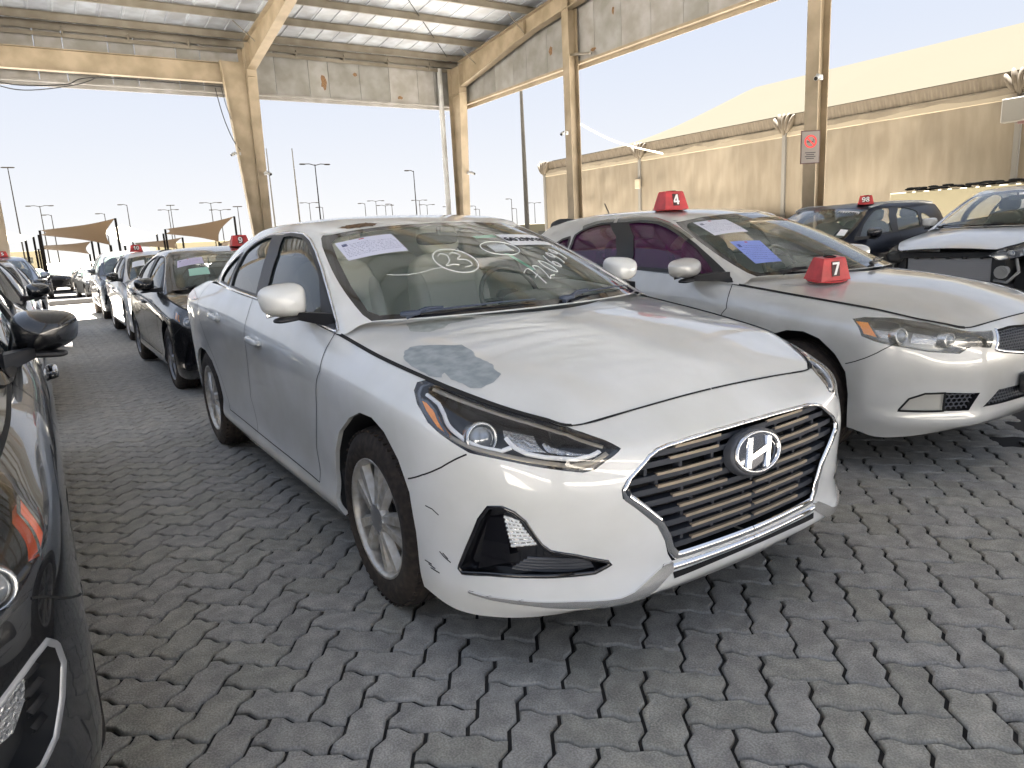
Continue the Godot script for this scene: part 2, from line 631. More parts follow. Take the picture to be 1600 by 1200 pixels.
const GRILLE := [19.2, 1.98, 17.0, 2.02, 16.92, 2.3, 16.86, 2.76, 16.72, 3.27, 16.38, 3.76, 16.13, 4.1, 16.12, 4.38, 16.22, 4.75, 16.6, 5.58, 16.75, 5.78, 17.0, 5.90, 17.42, 5.95, 18.08, 5.98, 19.2, 6.0]
const FOG := [13.86, 3.65, 14.14, 3.71, 14.37, 3.64, 14.58, 3.47, 14.88, 2.93, 15.03, 2.77, 15.43, 2.66, 15.90, 2.43, 15.95, 2.33, 15.71, 2.12, 14.69, 2.02, 13.78, 1.86, 13.24, 1.7, 13.17, 1.83, 13.39, 2.52, 13.66, 3.31]

func half(mb: Mb, s: Sheet, inc: Array, holes: Array, o := 0.0) -> void:
	var hs := []
	for h in holes: hs.append(V2(h))
	for g in [-1.0, 1.0]: s.cut(mb, V2(inc), hs, o, g)

func wheel(parent: Node3D, at: Vector3, out: float, r: float, rim: float, style: String, steer := 0.0, fine := true) -> void:
	var b := Basis(Vector3.FORWARD, PI / 2 * out) # lathe axis y -> +-x
	b = Basis(Vector3.UP, steer) * b
	var xf := Transform3D(b, at)
	var w := 0.205
	var seg := 48 if fine else 28
	var mb := Mb.new()
	# y=0 is the outer face; the tyre runs inwards (negative y)
	var prof := [Vector2(rim - .004, .0 - .012), Vector2(rim + .012, .006), Vector2(rim + .05, .012), Vector2(r - .045, .006), Vector2(r - .018, -.008), Vector2(r - .004, -.03)]
	mb.lathe(prof, xf, seg)
	var y := -.03
	for k in 4:
		mb.lathe([Vector2(r - .004 if k == 0 else r, y), Vector2(r, y - .012), Vector2(r, y - .030)], xf, seg)
		if k < 3: mb.lathe([Vector2(r, y - .030), Vector2(r - .008, y - .031), Vector2(r - .008, y - .037), Vector2(r, y - .038)], xf, seg, true)
		y -= .038
	mb.lathe([Vector2(r, y), Vector2(r - .02, -w + .005), Vector2(rim, -w)], xf, seg)
	# shoulder tread blocks
	if fine:
		for i in 56:
			var a := TAU * i / 56
			var c := Vector3(cos(a) * (r - .012), -.022, sin(a) * (r - .012))
			mb.box(xf * c, Vector3(.008, .034, .016), xf.basis * Basis(Vector3.UP, -a), .002)
	part("tyre", mb, M.tyre, parent)
	mb = Mb.new()
	var rr := rim
	mb.lathe([Vector2(rr - .006, -.16), Vector2(rr - .012, -.02), Vector2(rr - .004, .001), Vector2(rr + .006, .004), Vector2(rr + .008, -.006)], xf, seg)
	var arm: StandardMaterial3D = M.alloy
	if style == "dark": arm = M.alloy_dark
	var n := 5
	if style == "ten":
		for i in 10:
			var a := TAU * i / 10 + (0.10 if i % 2 == 0 else -0.10)
			spoke(mb, xf, a, .030, rr - .006, .019, .030, .0, -.012)
	elif style == "five":
		for i in 5: spoke(mb, xf, TAU * i / 5, .03, rr - .006, .04, .028, .0, -.014)
	else:
		for i in 10:
			var a := TAU * i / 10 + (0.16 if i % 2 == 0 else -0.16)
			spoke(mb, xf, a, .030, rr - .006, .014, .016, .0, -.010)
	mb.lathe([Vector2(.062, -.03), Vector2(.060, -.006), Vector2(.052, .0)], xf, 24)
	part("rim", mb, arm, parent)
	mb = Mb.new()
	mb.lathe([Vector2(.052, .0), Vector2(.034, .003), Vector2(.031, .007), Vector2(0.0005, .008)], xf, 24)
	part("hub_cap", mb, M.alloy_dull, parent)
	if fine:
		mb = Mb.new()
		for i in 5:
			var a := TAU * i / 5 + .31
			mb.tube([xf * Vector3(cos(a) * .052, -.03, sin(a) * .052), xf * Vector3(cos(a) * .052, .002, sin(a) * .052)], .0095, 6)
		part("wheel_nuts", mb, M.chrome, parent)
	mb = Mb.new()
	mb.lathe([Vector2(.145, -.10), Vector2(.145, -.075), Vector2(.05, -.075)], xf, 32, true)
	mb.box(xf * Vector3(.10, -.07, .08), Vector3(.09, .05, .10), xf.basis, .01)
	part("brake_disc", mb, M.brake, parent)
	mb = Mb.new()
	mb.lathe([Vector2(rr - .004, -.15), Vector2(.0005, -.15)], xf, 24)
	part("wheel_back", mb, M.dark_plastic, parent)

func spoke(mb: Mb, xf: Transform3D, a: float, r0: float, r1: float, w0: float, w1: float, y0: float, y1: float) -> void:
	var d := Vector3(cos(a), 0, sin(a))
	var s := Vector3(-sin(a), 0, cos(a))
	var A := []
	var B := []
	var m := []
	for k in [[-1.0, -.028], [1.0, -.028], [.62, 0.0], [-.62, 0.0]]:
		A.append(xf * (d * r0 + s * w0 * k[0] + Vector3.UP * (y0 + k[1])))
		B.append(xf * (d * r1 + s * w1 * k[0] + Vector3.UP * (y1 + k[1])))
	mb.hexa(A, B)

func superbox(mb: Mb, c: Vector3, size: Vector3, basis := Basis.IDENTITY, e := .45, nu := 20, nv := 12) -> void:
	mb.blob(Transform3D(basis * Basis.from_scale(size * .5), c), e, nu, nv)

const SEAM_DOOR_F := [10.03, 6.95, 10.06, 6.24, 10.09, 5.27, 9.81, 4.01, 9.47, 2.66, 9.49, 1.40]
const SEAM_DOOR_M := [7.61, 6.95, 7.65, 6.23, 7.66, 4.73, 7.52, 3.84, 7.39, 2.87, 7.51, 1.52]
const SEAM_DOOR_R := [4.9, 6.95, 5.0, 6.3, 5.1, 5.6, 5.2, 4.9, 5.55, 4.1, 5.85, 3.5, 6.05, 2.9, 6.2, 2.2, 6.35, 1.57]
const SEAM_SILL := [6.35, 1.57, 7.44, 1.52, 8.43, 1.49, 9.49, 1.40]
const SEAM_BUMP := [11.96, 3.65, 12.32, 3.95, 12.89, 4.34, 13.5, 4.86]
const TAIL := [2.05, 4.9, 3.2, 5.0, 4.2, 5.35, 5.0, 5.75, 4.2, 6.1, 3.0, 6.3, 2.05, 6.35]

func rev(a: Array) -> Array:
	var o := []
	for i in range(a.size() - 2, -1, -2): o.append_array([a[i], a[i + 1]])
	return o

func P2(a: Array) -> Array:
	var o := []
	for i in range(0, a.size(), 2): o.append(Vector2(a[i], a[i + 1]))
	return o

func flat_of(p: PackedVector2Array) -> Array:
	var o := []
	for q in p: o.append_array([q.x, q.y])
	return o

func inset(a: Array, d: float) -> Array:
	var r := Geometry2D.offset_polygon(V2(a), d)
	var best := PackedVector2Array()
	for q in r:
		if q.size() > best.size(): best = q
	return flat_of(best)

func both_ribbon(mb: Mb, s: Sheet, a: Array, w: float, o: float, closed := false, raise := 0.0) -> void:
	for g in [-1.0, 1.0]: s.ribbon(mb, P2(a), w, o, g, closed, raise)

func both_flange(mb: Mb, s: Sheet, a: Array, o0: float, o1: float) -> void:
	for g in [-1.0, 1.0]: s.flange(mb, P2(a), o0, o1, g)

func v_at_y(s: Sheet, u: float, y: float) -> float:
	var lo := 0.0
	var hi := float(s.nv - 1) / s.sv
	for k in 22:
		var m := (lo + hi) * .5
		if s.at(u, m).y < y: lo = m
		else: hi = m
	return (lo + hi) * .5

func bar(mb: Mb, c: Array, n: Array, h: float, d: float, up := Vector3.UP) -> void:
	# rectangular strip along points c, facing n
	for i in c.size() - 1:
		var A := []
		var B := []
		for k in [[-.5, -.5], [.5, -.5], [.5, .5], [-.5, .5]]:
			A.append(c[i] + up * h * k[0] + n[i] * d * k[1])
			B.append(c[i + 1] + up * h * k[0] + n[i + 1] * d * k[1])
		for k in 4:
			var l := (k + 1) % 4
			mb.flat([A[k], A[l], B[l], B[k]], (A[k] + A[l]) - c[i] * 2.0)
		if i == 0: mb.flat(A, c[0] - c[1])
		if i == c.size() - 2: mb.flat(B, c[i + 1] - c[i])

# points of a level line across the nose, from the right side to the left one
func across(s: Sheet, poly: Array, y: float, o: float, margin := 0.0, u0 := 15.8) -> Array:
	var pl := V2(poly)
	var c := []
	var n := []
	var k := 0
	var us := []
	var u := u0
	while u < 19.0:
		us.append(u)
		u += .14
	us.append(18.999)
	for x in us:
		var w := v_at_y(s, x, y)
		if Geometry2D.is_point_in_polygon(Vector2(x, w), pl):
			c.append(s.off(x, w, o, -1.0)); n.append(s.nor(x, w, -1.0))
	var m := c.size()
	for i in range(m - 2, -1, -1):
		c.append(c[i] * Vector3(-1, 1, 1)); n.append(n[i] * Vector3(-1, 1, 1))
	return [c, n]

func arch_liner(mb: Mb, z: float, y: float, r: float, x0: float, x1: float) -> void:
	for g in [-1.0, 1.0]:
		var last := []
		for i in 25:
			var a := lerpf(-.32, PI + .32, i / 24.0)
			var p := Vector3(0, y + sin(a) * r, z + cos(a) * r)
			var nn := Vector3(0, -sin(a), -cos(a))
			var cur := [mb.vert(p + Vector3(x0 * g, 0, 0), nn), mb.vert(p + Vector3(x1 * g, 0, 0), nn)]
			if last.size():
				mb.quad(last[0], cur[0], cur[1], last[1])
				mb.flat([Vector3(x0 * g, y, z), mb.v[last[0]], mb.v[cur[0]]], Vector3(g, 0, 0))
			last = cur

func seat(parent: Node3D, at: Vector3, m: Material, w := .50, headrest := true) -> void:
	var mb := Mb.new()
	superbox(mb, at + Vector3(0, .0, 0), Vector3(w, .16, .52), Basis(Vector3.RIGHT, .12), .5)
	var b := Basis(Vector3.RIGHT, -.28)
	superbox(mb, at + Vector3(0, .34, -.30), Vector3(w, .64, .16), b, .5)
	superbox(mb, at + Vector3(w * .42, .30, -.27), Vector3(.10, .5, .18), b, .7)
	superbox(mb, at + Vector3(-w * .42, .30, -.27), Vector3(.10, .5, .18), b, .7)
	part("seat", mb, m, parent)
	if headrest:
		mb = Mb.new()
		superbox(mb, at + Vector3(0, .735, -.405), Vector3(.27, .19, .12), b, .6)
		for s in [-.06, .06]: mb.tube([at + Vector3(s, .62, -.38), at + Vector3(s, .70, -.40)], .007, 6)
		part("headrest", mb, m, parent)

func make_car(C: Dictionary) -> Dictionary:
	var fine: int = C.get("detail", 0)
	var su := 8 if fine == 2 else (6 if fine == 1 else 4)
	var sv := 6 if fine == 2 else 4
	var A0 := net_side(C)
	var T0 := net_top(C)
	var H0 := net_hood(A0, C)
	var R0 := net_roof(T0, C)
	var D0 := net_deck(A0, T0)
	var SA: Sheet = Sheet.new().build(bend(A0, C), su, sv, true, true)
	var ST: Sheet = Sheet.new().build(bend(T0, C), su, sv, true, true)
	var SH: Sheet = Sheet.new().build(bend(H0, C), su, sv + 2, false, false, true)
	var SR: Sheet = Sheet.new().build(bend(R0, C), su, sv + 2, false, false, true)
	var SD: Sheet = Sheet.new().build(bend(D0, C), 4, 3, false, false, false)
	var o := thing(C.name, C.label, C.category, C.at, C.get("turn", 0.0), C.get("group", ""))
	if C.at.y > -.3: o.position.y = yard_y(C.at.z - (1.4 if C.get("turn", 0.0) == 0.0 else 0.0))
	var paint: Material = C.paint
	var hl: Array = C.get("hl", HL)
	var gr: Array = C.get("grille", GRILLE)
	var fog: Array = C.get("fog", FOG)
	var xs: float = C.get("xs", 1.0)
	var zf := func(z: float) -> float: return lerp_tab(z, C.zm[0], C.zm[1]) if C.has("zm") else z
	var yf := func(y: float) -> float: return lerp_tab(y, C.ym[0], C.ym[1]) if C.has("ym") else y
	var extra: Array = C.get("holes", [])
	var mb := Mb.new()
	# --- painted panels
	var nose_holes := [ARCH_F, hl, gr, fog]
	nose_holes.append_array(extra)
	if C.get("no_bumper", false) == false:
		half(mb, SA, [12.0, -.3, 11.96, 3.65, 12.32, 3.95, 12.89, 4.34, 13.5, 4.86, 14, 6, 14, 7.2, 19.2, 7.2, 19.2, -.3], nose_holes)
		both_flange(mb, SA, [12.0, .01, 13, .01, 14, .01, 15, .01, 16, .01, 17, .01, 18.9, .01, 18.9, -.5, 12, -.5], 0.0, -.05)
		part("front_bumper", mb, paint, o)
	var rd := [6.35, 1.57, 6.2, 2.2, 6.05, 2.9, 5.85, 3.5, 5.55, 4.1, 5.2, 4.9, 5.1, 5.6, 5.0, 6.3, 4.9, 7.2]
	for g in [-1.0, 1.0]:
		mb = Mb.new()
		SA.cut(mb, V2([9.49, 1.40, 9.47, 2.66, 9.81, 4.01, 10.09, 5.27, 10.06, 6.24, 10.03, 7.2, 14.0, 7.2, 14.0, 6, 13.5, 4.86, 12.89, 4.34, 12.32, 3.95, 11.96, 3.65, 12.0, -.3, 10.2, -.3, 10.2, 1.2]), [V2(ARCH_F), V2(hl)], 0.0, g)
		SA.flange(mb, P2(ARCH_F), 0.0, -.018, g)
		part("front_fender", mb, C.get("fender_paint", paint), o)
		mb = Mb.new()
		SA.cut(mb, V2([7.51, 1.52, 7.39, 2.87, 7.52, 3.84, 7.66, 4.73, 7.65, 6.23, 7.61, 7.2, 10.03, 7.2, 10.06, 6.24, 10.09, 5.27, 9.81, 4.01, 9.47, 2.66, 9.49, 1.40, 8.43, 1.49]), [], 0.0, g)
		part("front_door", mb, paint, o)
		mb = Mb.new()
		SA.cut(mb, V2(rd + [7.61, 7.2, 7.65, 6.23, 7.66, 4.73, 7.52, 3.84, 7.39, 2.87, 7.51, 1.52, 7.44, 1.52]), [], 0.0, g)
		part("rear_door", mb, paint, o)
		mb = Mb.new()
		SA.cut(mb, V2([4.1, -.3, 4.1, 2.2, 3.4, 3.6, 2.2, 4.0, 2.0, 5.0, 2.0, 7.2] + rev(rd) + [5.9, 1.57, 5.9, -.3]), [V2(ARCH_R), V2(TAIL)], 0.0, g)
		SA.flange(mb, P2(ARCH_R), 0.0, -.018, g)
		SD.cut(mb, V2([-.2, -.2, 3.0, -.2, 3.0, 3.2, -.2, 3.2]), [], 0.0, g)
		part("quarter_panel", mb, paint, o)
		mb = Mb.new()
		SA.cut(mb, V2([5.7, -.3, 5.7, 1.6, 6.35, 1.57, 7.44, 1.52, 8.43, 1.49, 9.49, 1.40, 10.2, 1.2, 10.2, -.3]), [V2(ARCH_F), V2(ARCH_R)], 0.0, g)
		SA.flange(mb, P2([5.95, .01, 7, .01, 8, .01, 9, .01, 10.1, .01, 10.1, -.5, 5.95, -.5]), 0.0, -.08, g)
		part("sill", mb, C.get("sill_paint", paint), o)
	mb = Mb.new()
	half(mb, SA, [-.2, -.3, 4.1, -.3, 4.1, 2.2, 3.4, 3.6, 2.2, 4.0, -.2, 4.0], [ARCH_R])
	part("rear_bumper", mb, paint, o)
	mb = Mb.new()
	half(mb, SA, [-.2, 4.0, 2.2, 4.0, 2.0, 5.0, 2.0, 7.2, -.2, 7.2], [])
	half(mb, SD, [3.0, -.2, 5.2, -.2, 5.2, 3.2, 3.0, 3.2], [])
	part("boot_lid", mb, paint, o)
	for g in [-1.0, 1.0]:
		mb = Mb.new()
		SA.cut(mb, V2(TAIL), [], .002, g)
		part("tail_lamp", mb, M.red_lens, o)
	mb = Mb.new()
	half(mb, SH, C.get("hood_poly", [.55, -.1, .48, .6, .3, 1.2, .1, 2.0, .02, 2.8, 0.0, 4.2, 7.1, 4.2, 7.1, -.1]), [])
	part("hood", mb, C.get("hood_paint", paint), o)
	mb = Mb.new()
	half(mb, SH, [-.1, -.1, .55, -.1, .48, .6, .3, 1.2, .1, 2.0, .02, 2.8, 0.0, 4.2, -.1, 4.2], [], -.004)
	part("cowl", mb, M.trim, o)
	mb = Mb.new()
	half(mb, SR, [-.2, -.2, 7.2, -.2, 7.2, 4.2, -.2, 4.2], [])
	part("roof", mb, C.get("roof_paint", paint), o)
	mb = Mb.new()
	half(mb, ST, [-.2, -.2, 12.2, -.2, 12.2, 4.2, -.2, 4.2], [FRIT, WIN_F, WIN_R, WIN_Q, PIL_B, REAR_GLASS])
	part("roof_pillars", mb, paint, o)
	mb = Mb.new()
	half(mb, SR, [.1, .1, 6.9, .1, 6.9, 4.2, .1, 4.2], [], -.03)
	part("headliner", mb, M.liner if C.get("seat") == null else C.seat, o)
	# --- dark lines between the panels
	mb = Mb.new()
	for a in [SEAM_DOOR_F, SEAM_DOOR_M, SEAM_DOOR_R, SEAM_SILL, SEAM_BUMP]: both_ribbon(mb, SA, a, .005 if fine else .008, .0012)
	both_ribbon(mb, SA, [10.05, 6.97, 11.0, 6.97, 11.8, 6.97, 12.5, 6.985, 13.5, 6.985, 14.7, 6.985, 15.9, 6.985], .014, .003)
	both_ribbon(mb, SA, [15.9, 6.985, 16.4, 6.985, 17.2, 6.985, 18.0, 6.985, 18.99, 6.985], .007, .002)
	part("shut_lines", mb, M.gap, o)
	# --- glass
	var gl: Material = C.get("glass", M.glass)
	var gs: Material = C.get("side_glass", gl)
	mb = Mb.new()
	half(mb, ST, SCREEN, [], -.001)
	part("windscreen", mb, gl, o)
	mb = Mb.new()
	half(mb, ST, FRIT, [SCREEN], -.001)
	part("windscreen_border", mb, M.frit, o)
	mb = Mb.new()
	half(mb, ST, REAR_GLASS, [], -.001)
	part("rear_window", mb, C.get("side_glass", M.glass_dark), o)
	for g in [-1.0, 1.0]:
		for w in [["front_side_window", WIN_F], ["rear_side_window", WIN_R], ["quarter_window", WIN_Q]]:
			mb = Mb.new()
			ST.cut(mb, V2(w[1]), [], -.007, g)
			part(w[0], mb, gs, o)
	for g in [-1.0, 1.0]:
		mb = Mb.new()
		ST.cut(mb, V2(PIL_B), [], .002, g)
		for w in [WIN_F, WIN_R, WIN_Q]:
			ST.ribbon(mb, P2(w), .026, .002, g, true)
			ST.flange(mb, P2(w), .002, -.012, g)
		ST.cut(mb, V2([7.55, .10, 7.66, .9, 7.74, 1.7, 7.80, 2.45, 7.88, 1.4, 7.94, .8, 7.93, .10]), [], .004, g)
		part("window_seals", mb, M.trim, o)
	if C.get("chrome_trim", false):
		mb = Mb.new()
		both_ribbon(mb, ST, [4.05, .06, 5.0, .06, 6.0, .06, 7.0, .06, 7.95, .06], .016, .004, false, .004)
		both_ribbon(mb, ST, [3.92, .5, 4.0, 1.4, 4.3, 2.5, 4.62, 3.3, 5.0, 3.72, 5.6, 3.82, 6.4, 3.84, 7.1, 3.78, 7.55, 3.5, 7.80, 3.0, 7.94, 2.3, 8.0, 1.5, 8.02, .8, 7.99, .1], .012, .003, false, .003)
		part("chrome_trim", mb, M.chrome, o)
	# --- lamps
	if C.get("lamps", true):
		for g in [-1.0, 1.0]: head_lamp(o, SA, hl, g, C, fine)
	# --- nose
	if C.get("no_bumper", false) == false:
		mb = Mb.new()
		half(mb, SA, gr, [], -.10)
		both_flange(mb, SA, gr, 0.0, -.10)
		part("grille_back", mb, M.black_hole, o)
		if C.has("nose_fn"): C.nose_fn.call(o, SA, gr)
		mb = Mb.new()
		if not C.has("fog_fn"):
			for g in [-1.0, 1.0]:
				mb = Mb.new()
				SA.cut(mb, V2(fog), [], -.03, g)
				SA.flange(mb, P2(fog), 0.0, -.03, g)
				part("fog_lamp_recess", mb, M.gloss_black, o)
		else: C.fog_fn.call(o, SA, fog)
	# --- underneath and inside
	mb = Mb.new()
	var za: float = zf.call(0.0)
	var zb: float = zf.call(-2.805)
	var wr: float = C.get("wheel_r", .334)
	mb.box(Vector3(0, yf.call(.32), zf.call(-1.45)), Vector3(1.2 * xs, .14, zf.call(.72) - zf.call(-3.6)))
	mb.box(Vector3(0, yf.call(.29), (za + zb) * .5), Vector3(1.66 * xs, .10, za - zb - .95))
	mb.box(Vector3(0, .55, za + .05), Vector3(1.1 * xs, .34, .9))
	mb.box(Vector3(0, .62, zf.call(-3.3)), Vector3(1.1 * xs, .5, .8))
	arch_liner(mb, za, wr + .005, wr + .052, .60 * xs, .885 * xs)
	arch_liner(mb, zb, wr + .005, wr + .045, .60 * xs, .885 * xs)
	part("underbody", mb, M.dark_plastic, o)
	var rim: float = C.get("rim_r", .2175)
	for g in [-1.0, 1.0]:
		for z in [za, zb]:
			var wn := Node3D.new()
			wn.name = "wheel"
			if o.has_node("wheel"):
				var k := 1
				while o.has_node("wheel_%03d" % k): k += 1
				wn.name = "wheel_%03d" % k
			o.add_child(wn)
			wheel(wn, Vector3(.893 * xs * g, wr - .008, z), g, wr, rim, C.get("wheel", "plain"), 0.0, fine == 2)
	var sm: Material = C.get("seat", M.seat_dark)
	mb = Mb.new()
	superbox(mb, Vector3(0, yf.call(.90), zf.call(-.52)), Vector3(1.50 * xs, .17, .62), Basis(Vector3.RIGHT, -.06), .4, 28, 12)
	superbox(mb, Vector3(-.36 * xs * -1.0, yf.call(.985), zf.call(-.62)), Vector3(.42, .10, .30), Basis.IDENTITY, .7)
	mb.box(Vector3(0, yf.call(.62), zf.call(-.62)), Vector3(1.4 * xs, .42, .3), Basis.IDENTITY, .03)
	part("dashboard", mb, C.get("dash", M.dash), o)
	for g in [-1.0, 1.0]:
		seat(o, Vector3(.36 * g * xs, yf.call(.58), zf.call(-1.32)), sm)
	seat(o, Vector3(.38 * xs, yf.call(.60), zf.call(-2.28)), sm, .62)
	seat(o, Vector3(-.38 * xs, yf.call(.60), zf.call(-2.28)), sm, .62)
	mb = Mb.new()
	var sw := Vector3(.36 * xs, yf.call(.975), zf.call(-.92))
	var sb := Basis(Vector3.RIGHT, 1.15)
	var ring := []
	for i in 33:
		var a := TAU * i / 32
		ring.append(sw + sb * Vector3(cos(a) * .185, 0, sin(a) * .185))
	mb.tube(ring, .014, 8, false)
	superbox(mb, sw + sb * Vector3(0, -.02, 0), Vector3(.15, .05, .13), sb, .6)
	for a in [0.0, PI, PI * .5]: mb.tube([sw, sw + sb * Vector3(cos(a) * .18, 0, sin(a) * .18)], .013, 6)
	part("steering_wheel", mb, M.dash_dark, o)
	mb = Mb.new()
	superbox(mb, Vector3(0, yf.call(1.315), zf.call(-1.05)), Vector3(.24, .065, .04), Basis.IDENTITY, .5)
	mb.tube([Vector3(0, yf.call(1.32), zf.call(-1.04)), Vector3(0, yf.call(1.375), zf.call(-1.03))], .012, 6)
	part("rear_view_mirror", mb, M.dash_dark, o)
	# --- mirrors, handles, wipers
	var mp: Vector3 = C.get("mirror", Vector3(.95, 1.06, -.66))
	for g in [-1.0, 1.0]:
		var mn := Node3D.new()
		mn.name = "door_mirror" if g < 0 else "door_mirror_001"
		o.add_child(mn)
		var c := Vector3(mp.x * xs * g, yf.call(mp.y), zf.call(mp.z))
		mb = Mb.new()
		var bs := Basis(Vector3.UP, -.18 * g) * Basis(Vector3.FORWARD, .08 * g)
		mirror_cap(mb, c, bs, g, C.get("mirror_size", Vector2(.095, .072)))
		part("cap", mb, C.get("mirror_paint", paint), mn)
		mb = Mb.new()
		var root := ST.off(7.78, .35, .0, g)
		mb.hexa([root + Vector3(0, .03, .05), root + Vector3(0, -.025, .05), root + Vector3(0, -.025, -.05), root + Vector3(0, .03, -.05)],
			[c + Vector3(-.03 * g, -.035, .035), c + Vector3(-.03 * g, -.068, .03), c + Vector3(-.03 * g, -.065, -.03), c + Vector3(-.03 * g, -.035, -.03)])
		superbox(mb, c + Vector3(-.012 * g, -.060, -.006), Vector3(.150, .024, .080), bs, .6)
		part("foot", mb, M.trim, mn)
		mb = Mb.new()
		mb.box(c + bs * Vector3(0, .008, -.052), Vector3(.15, .11, .004), bs)
		part("mirror_glass", mb, M.chrome, mn)
	for g in [-1.0, 1.0]:
		for h in [[8.0, 5.10, .30], [6.50, 5.22, .36]]:
			mb = Mb.new()
			var p := SA.off(h[0], h[1], .022, g)
			var e := (SA.at(h[0] + h[2], h[1] + .03, g) - SA.at(h[0] - h[2], h[1] - .03, g)).normalized()
			var nn := SA.nor(h[0], h[1], g)
			var bb := Basis(e, nn.cross(e).normalized() * (1.0), nn)
			superbox(mb, p, Vector3(.215, .032, .022), bb, .6, 16, 8)
			superbox(mb, p - e * -.085 - nn * .012, Vector3(.03, .03, .035), bb, .7, 10, 6)
			superbox(mb, p + e * -.085 - nn * .012, Vector3(.04, .036, .035), bb, .7, 10, 6)
			part("door_handle", mb, C.get("handle_paint", paint), o)
			mb = Mb.new()
			superbox(mb, SA.off(h[0] + .03, h[1] - .02, -.004, g), Vector3(.12, .062, .014), bb, .9, 16, 8)
			part("handle_cup", mb, C.get("handle_paint", paint), o)
	if fine > 0 or C.get("wipers", false):
		for wp in C.get("wiper_lines", [[[9.7, .10], [10.3, .16], [11.2, .20], [11.7, .18], -1.0], [[11.85, .12], [11.2, .24], [10.3, .26], [9.6, .22], 1.0]]):
			mb = Mb.new()
			var g: float = wp[4]
			var pts := []
			for k in 4: pts.append(ST.off(wp[k][0], wp[k][1], .012, g))
			mb.tube(pts, [.006, .005, .004, .003], 6)
			var low := []
			for k in 4: low.append(ST.off(wp[k][0], wp[k][1] - .01, .005, g))
			var a0 := ST.off(wp[0][0], wp[0][1] - .06, .006, g)
			superbox(mb, a0.lerp(pts[1], .12) + Vector3(0, .012, .0), Vector3(.085, .022, .036), Basis(Vector3.UP, .2 * g), .6, 12, 8)
			mb.tube([a0, pts[0].lerp(pts[1], .55) + Vector3(0, .012, 0), pts[1] + Vector3(0, .008, 0)], [.011, .007, .005], 6)
			part("wiper", mb, C.get("wiper_mat", M.trim), o)
	return {"node": o, "SA": SA, "ST": ST, "SH": SH, "SR": SR}

func mirror_cap(mb: Mb, c: Vector3, b: Basis, g: float, sz: Vector2) -> void:
	# rounded housing, deeper at the top, pointed towards the foot
	var s := mb.v.size()
	var nu := 28
	var nv := 12
	for i in nv + 1:
		var t := float(i) / nv
		var r := cos(t * PI * .5)
		r = pow(r, .42)
		var z := -.055 + .125 * pow(t, .9)
		for j in nu + 1:
			var a := TAU * j / nu
			var x := Mb.sg(cos(a), .62) * sz.x * r
			var y := Mb.sg(sin(a), .62) * sz.y * r
			if y < 0.0: y *= 1.0 - .35 * clampf(x * g / sz.x, -1, 1)
			x *= 1.0 + .10 * y / sz.y
			mb.vert(c + b * Vector3(x, y + .012, z), b * Vector3(cos(a) * (1.0 - t * .8), sin(a) * (1.0 - t * .8), t * t).normalized())
	for i in nv:
		for j in nu:
			var k := s + i * (nu + 1) + j
			mb.quad(k, k + 1, k + nu + 2, k + nu + 1)
	# true normals from the shape
	for i in nv + 1:
		for j in nu + 1:
			var k := s + i * (nu + 1) + j
			var jm := s + i * (nu + 1) + (j - 1 + nu) % nu
			var jp := s + i * (nu + 1) + (j + 1) % nu
			var du := mb.v[jp] - mb.v[jm]
			var dv := mb.v[s + mini(i + 1, nv) * (nu + 1) + j] - mb.v[s + maxi(i - 1, 0) * (nu + 1) + j]
			var nn := du.cross(dv)
			if nn.length_squared() > 1e-14:
				nn = nn.normalized()
				mb.n[k] = nn if nn.dot(mb.n[k]) > 0 else -nn

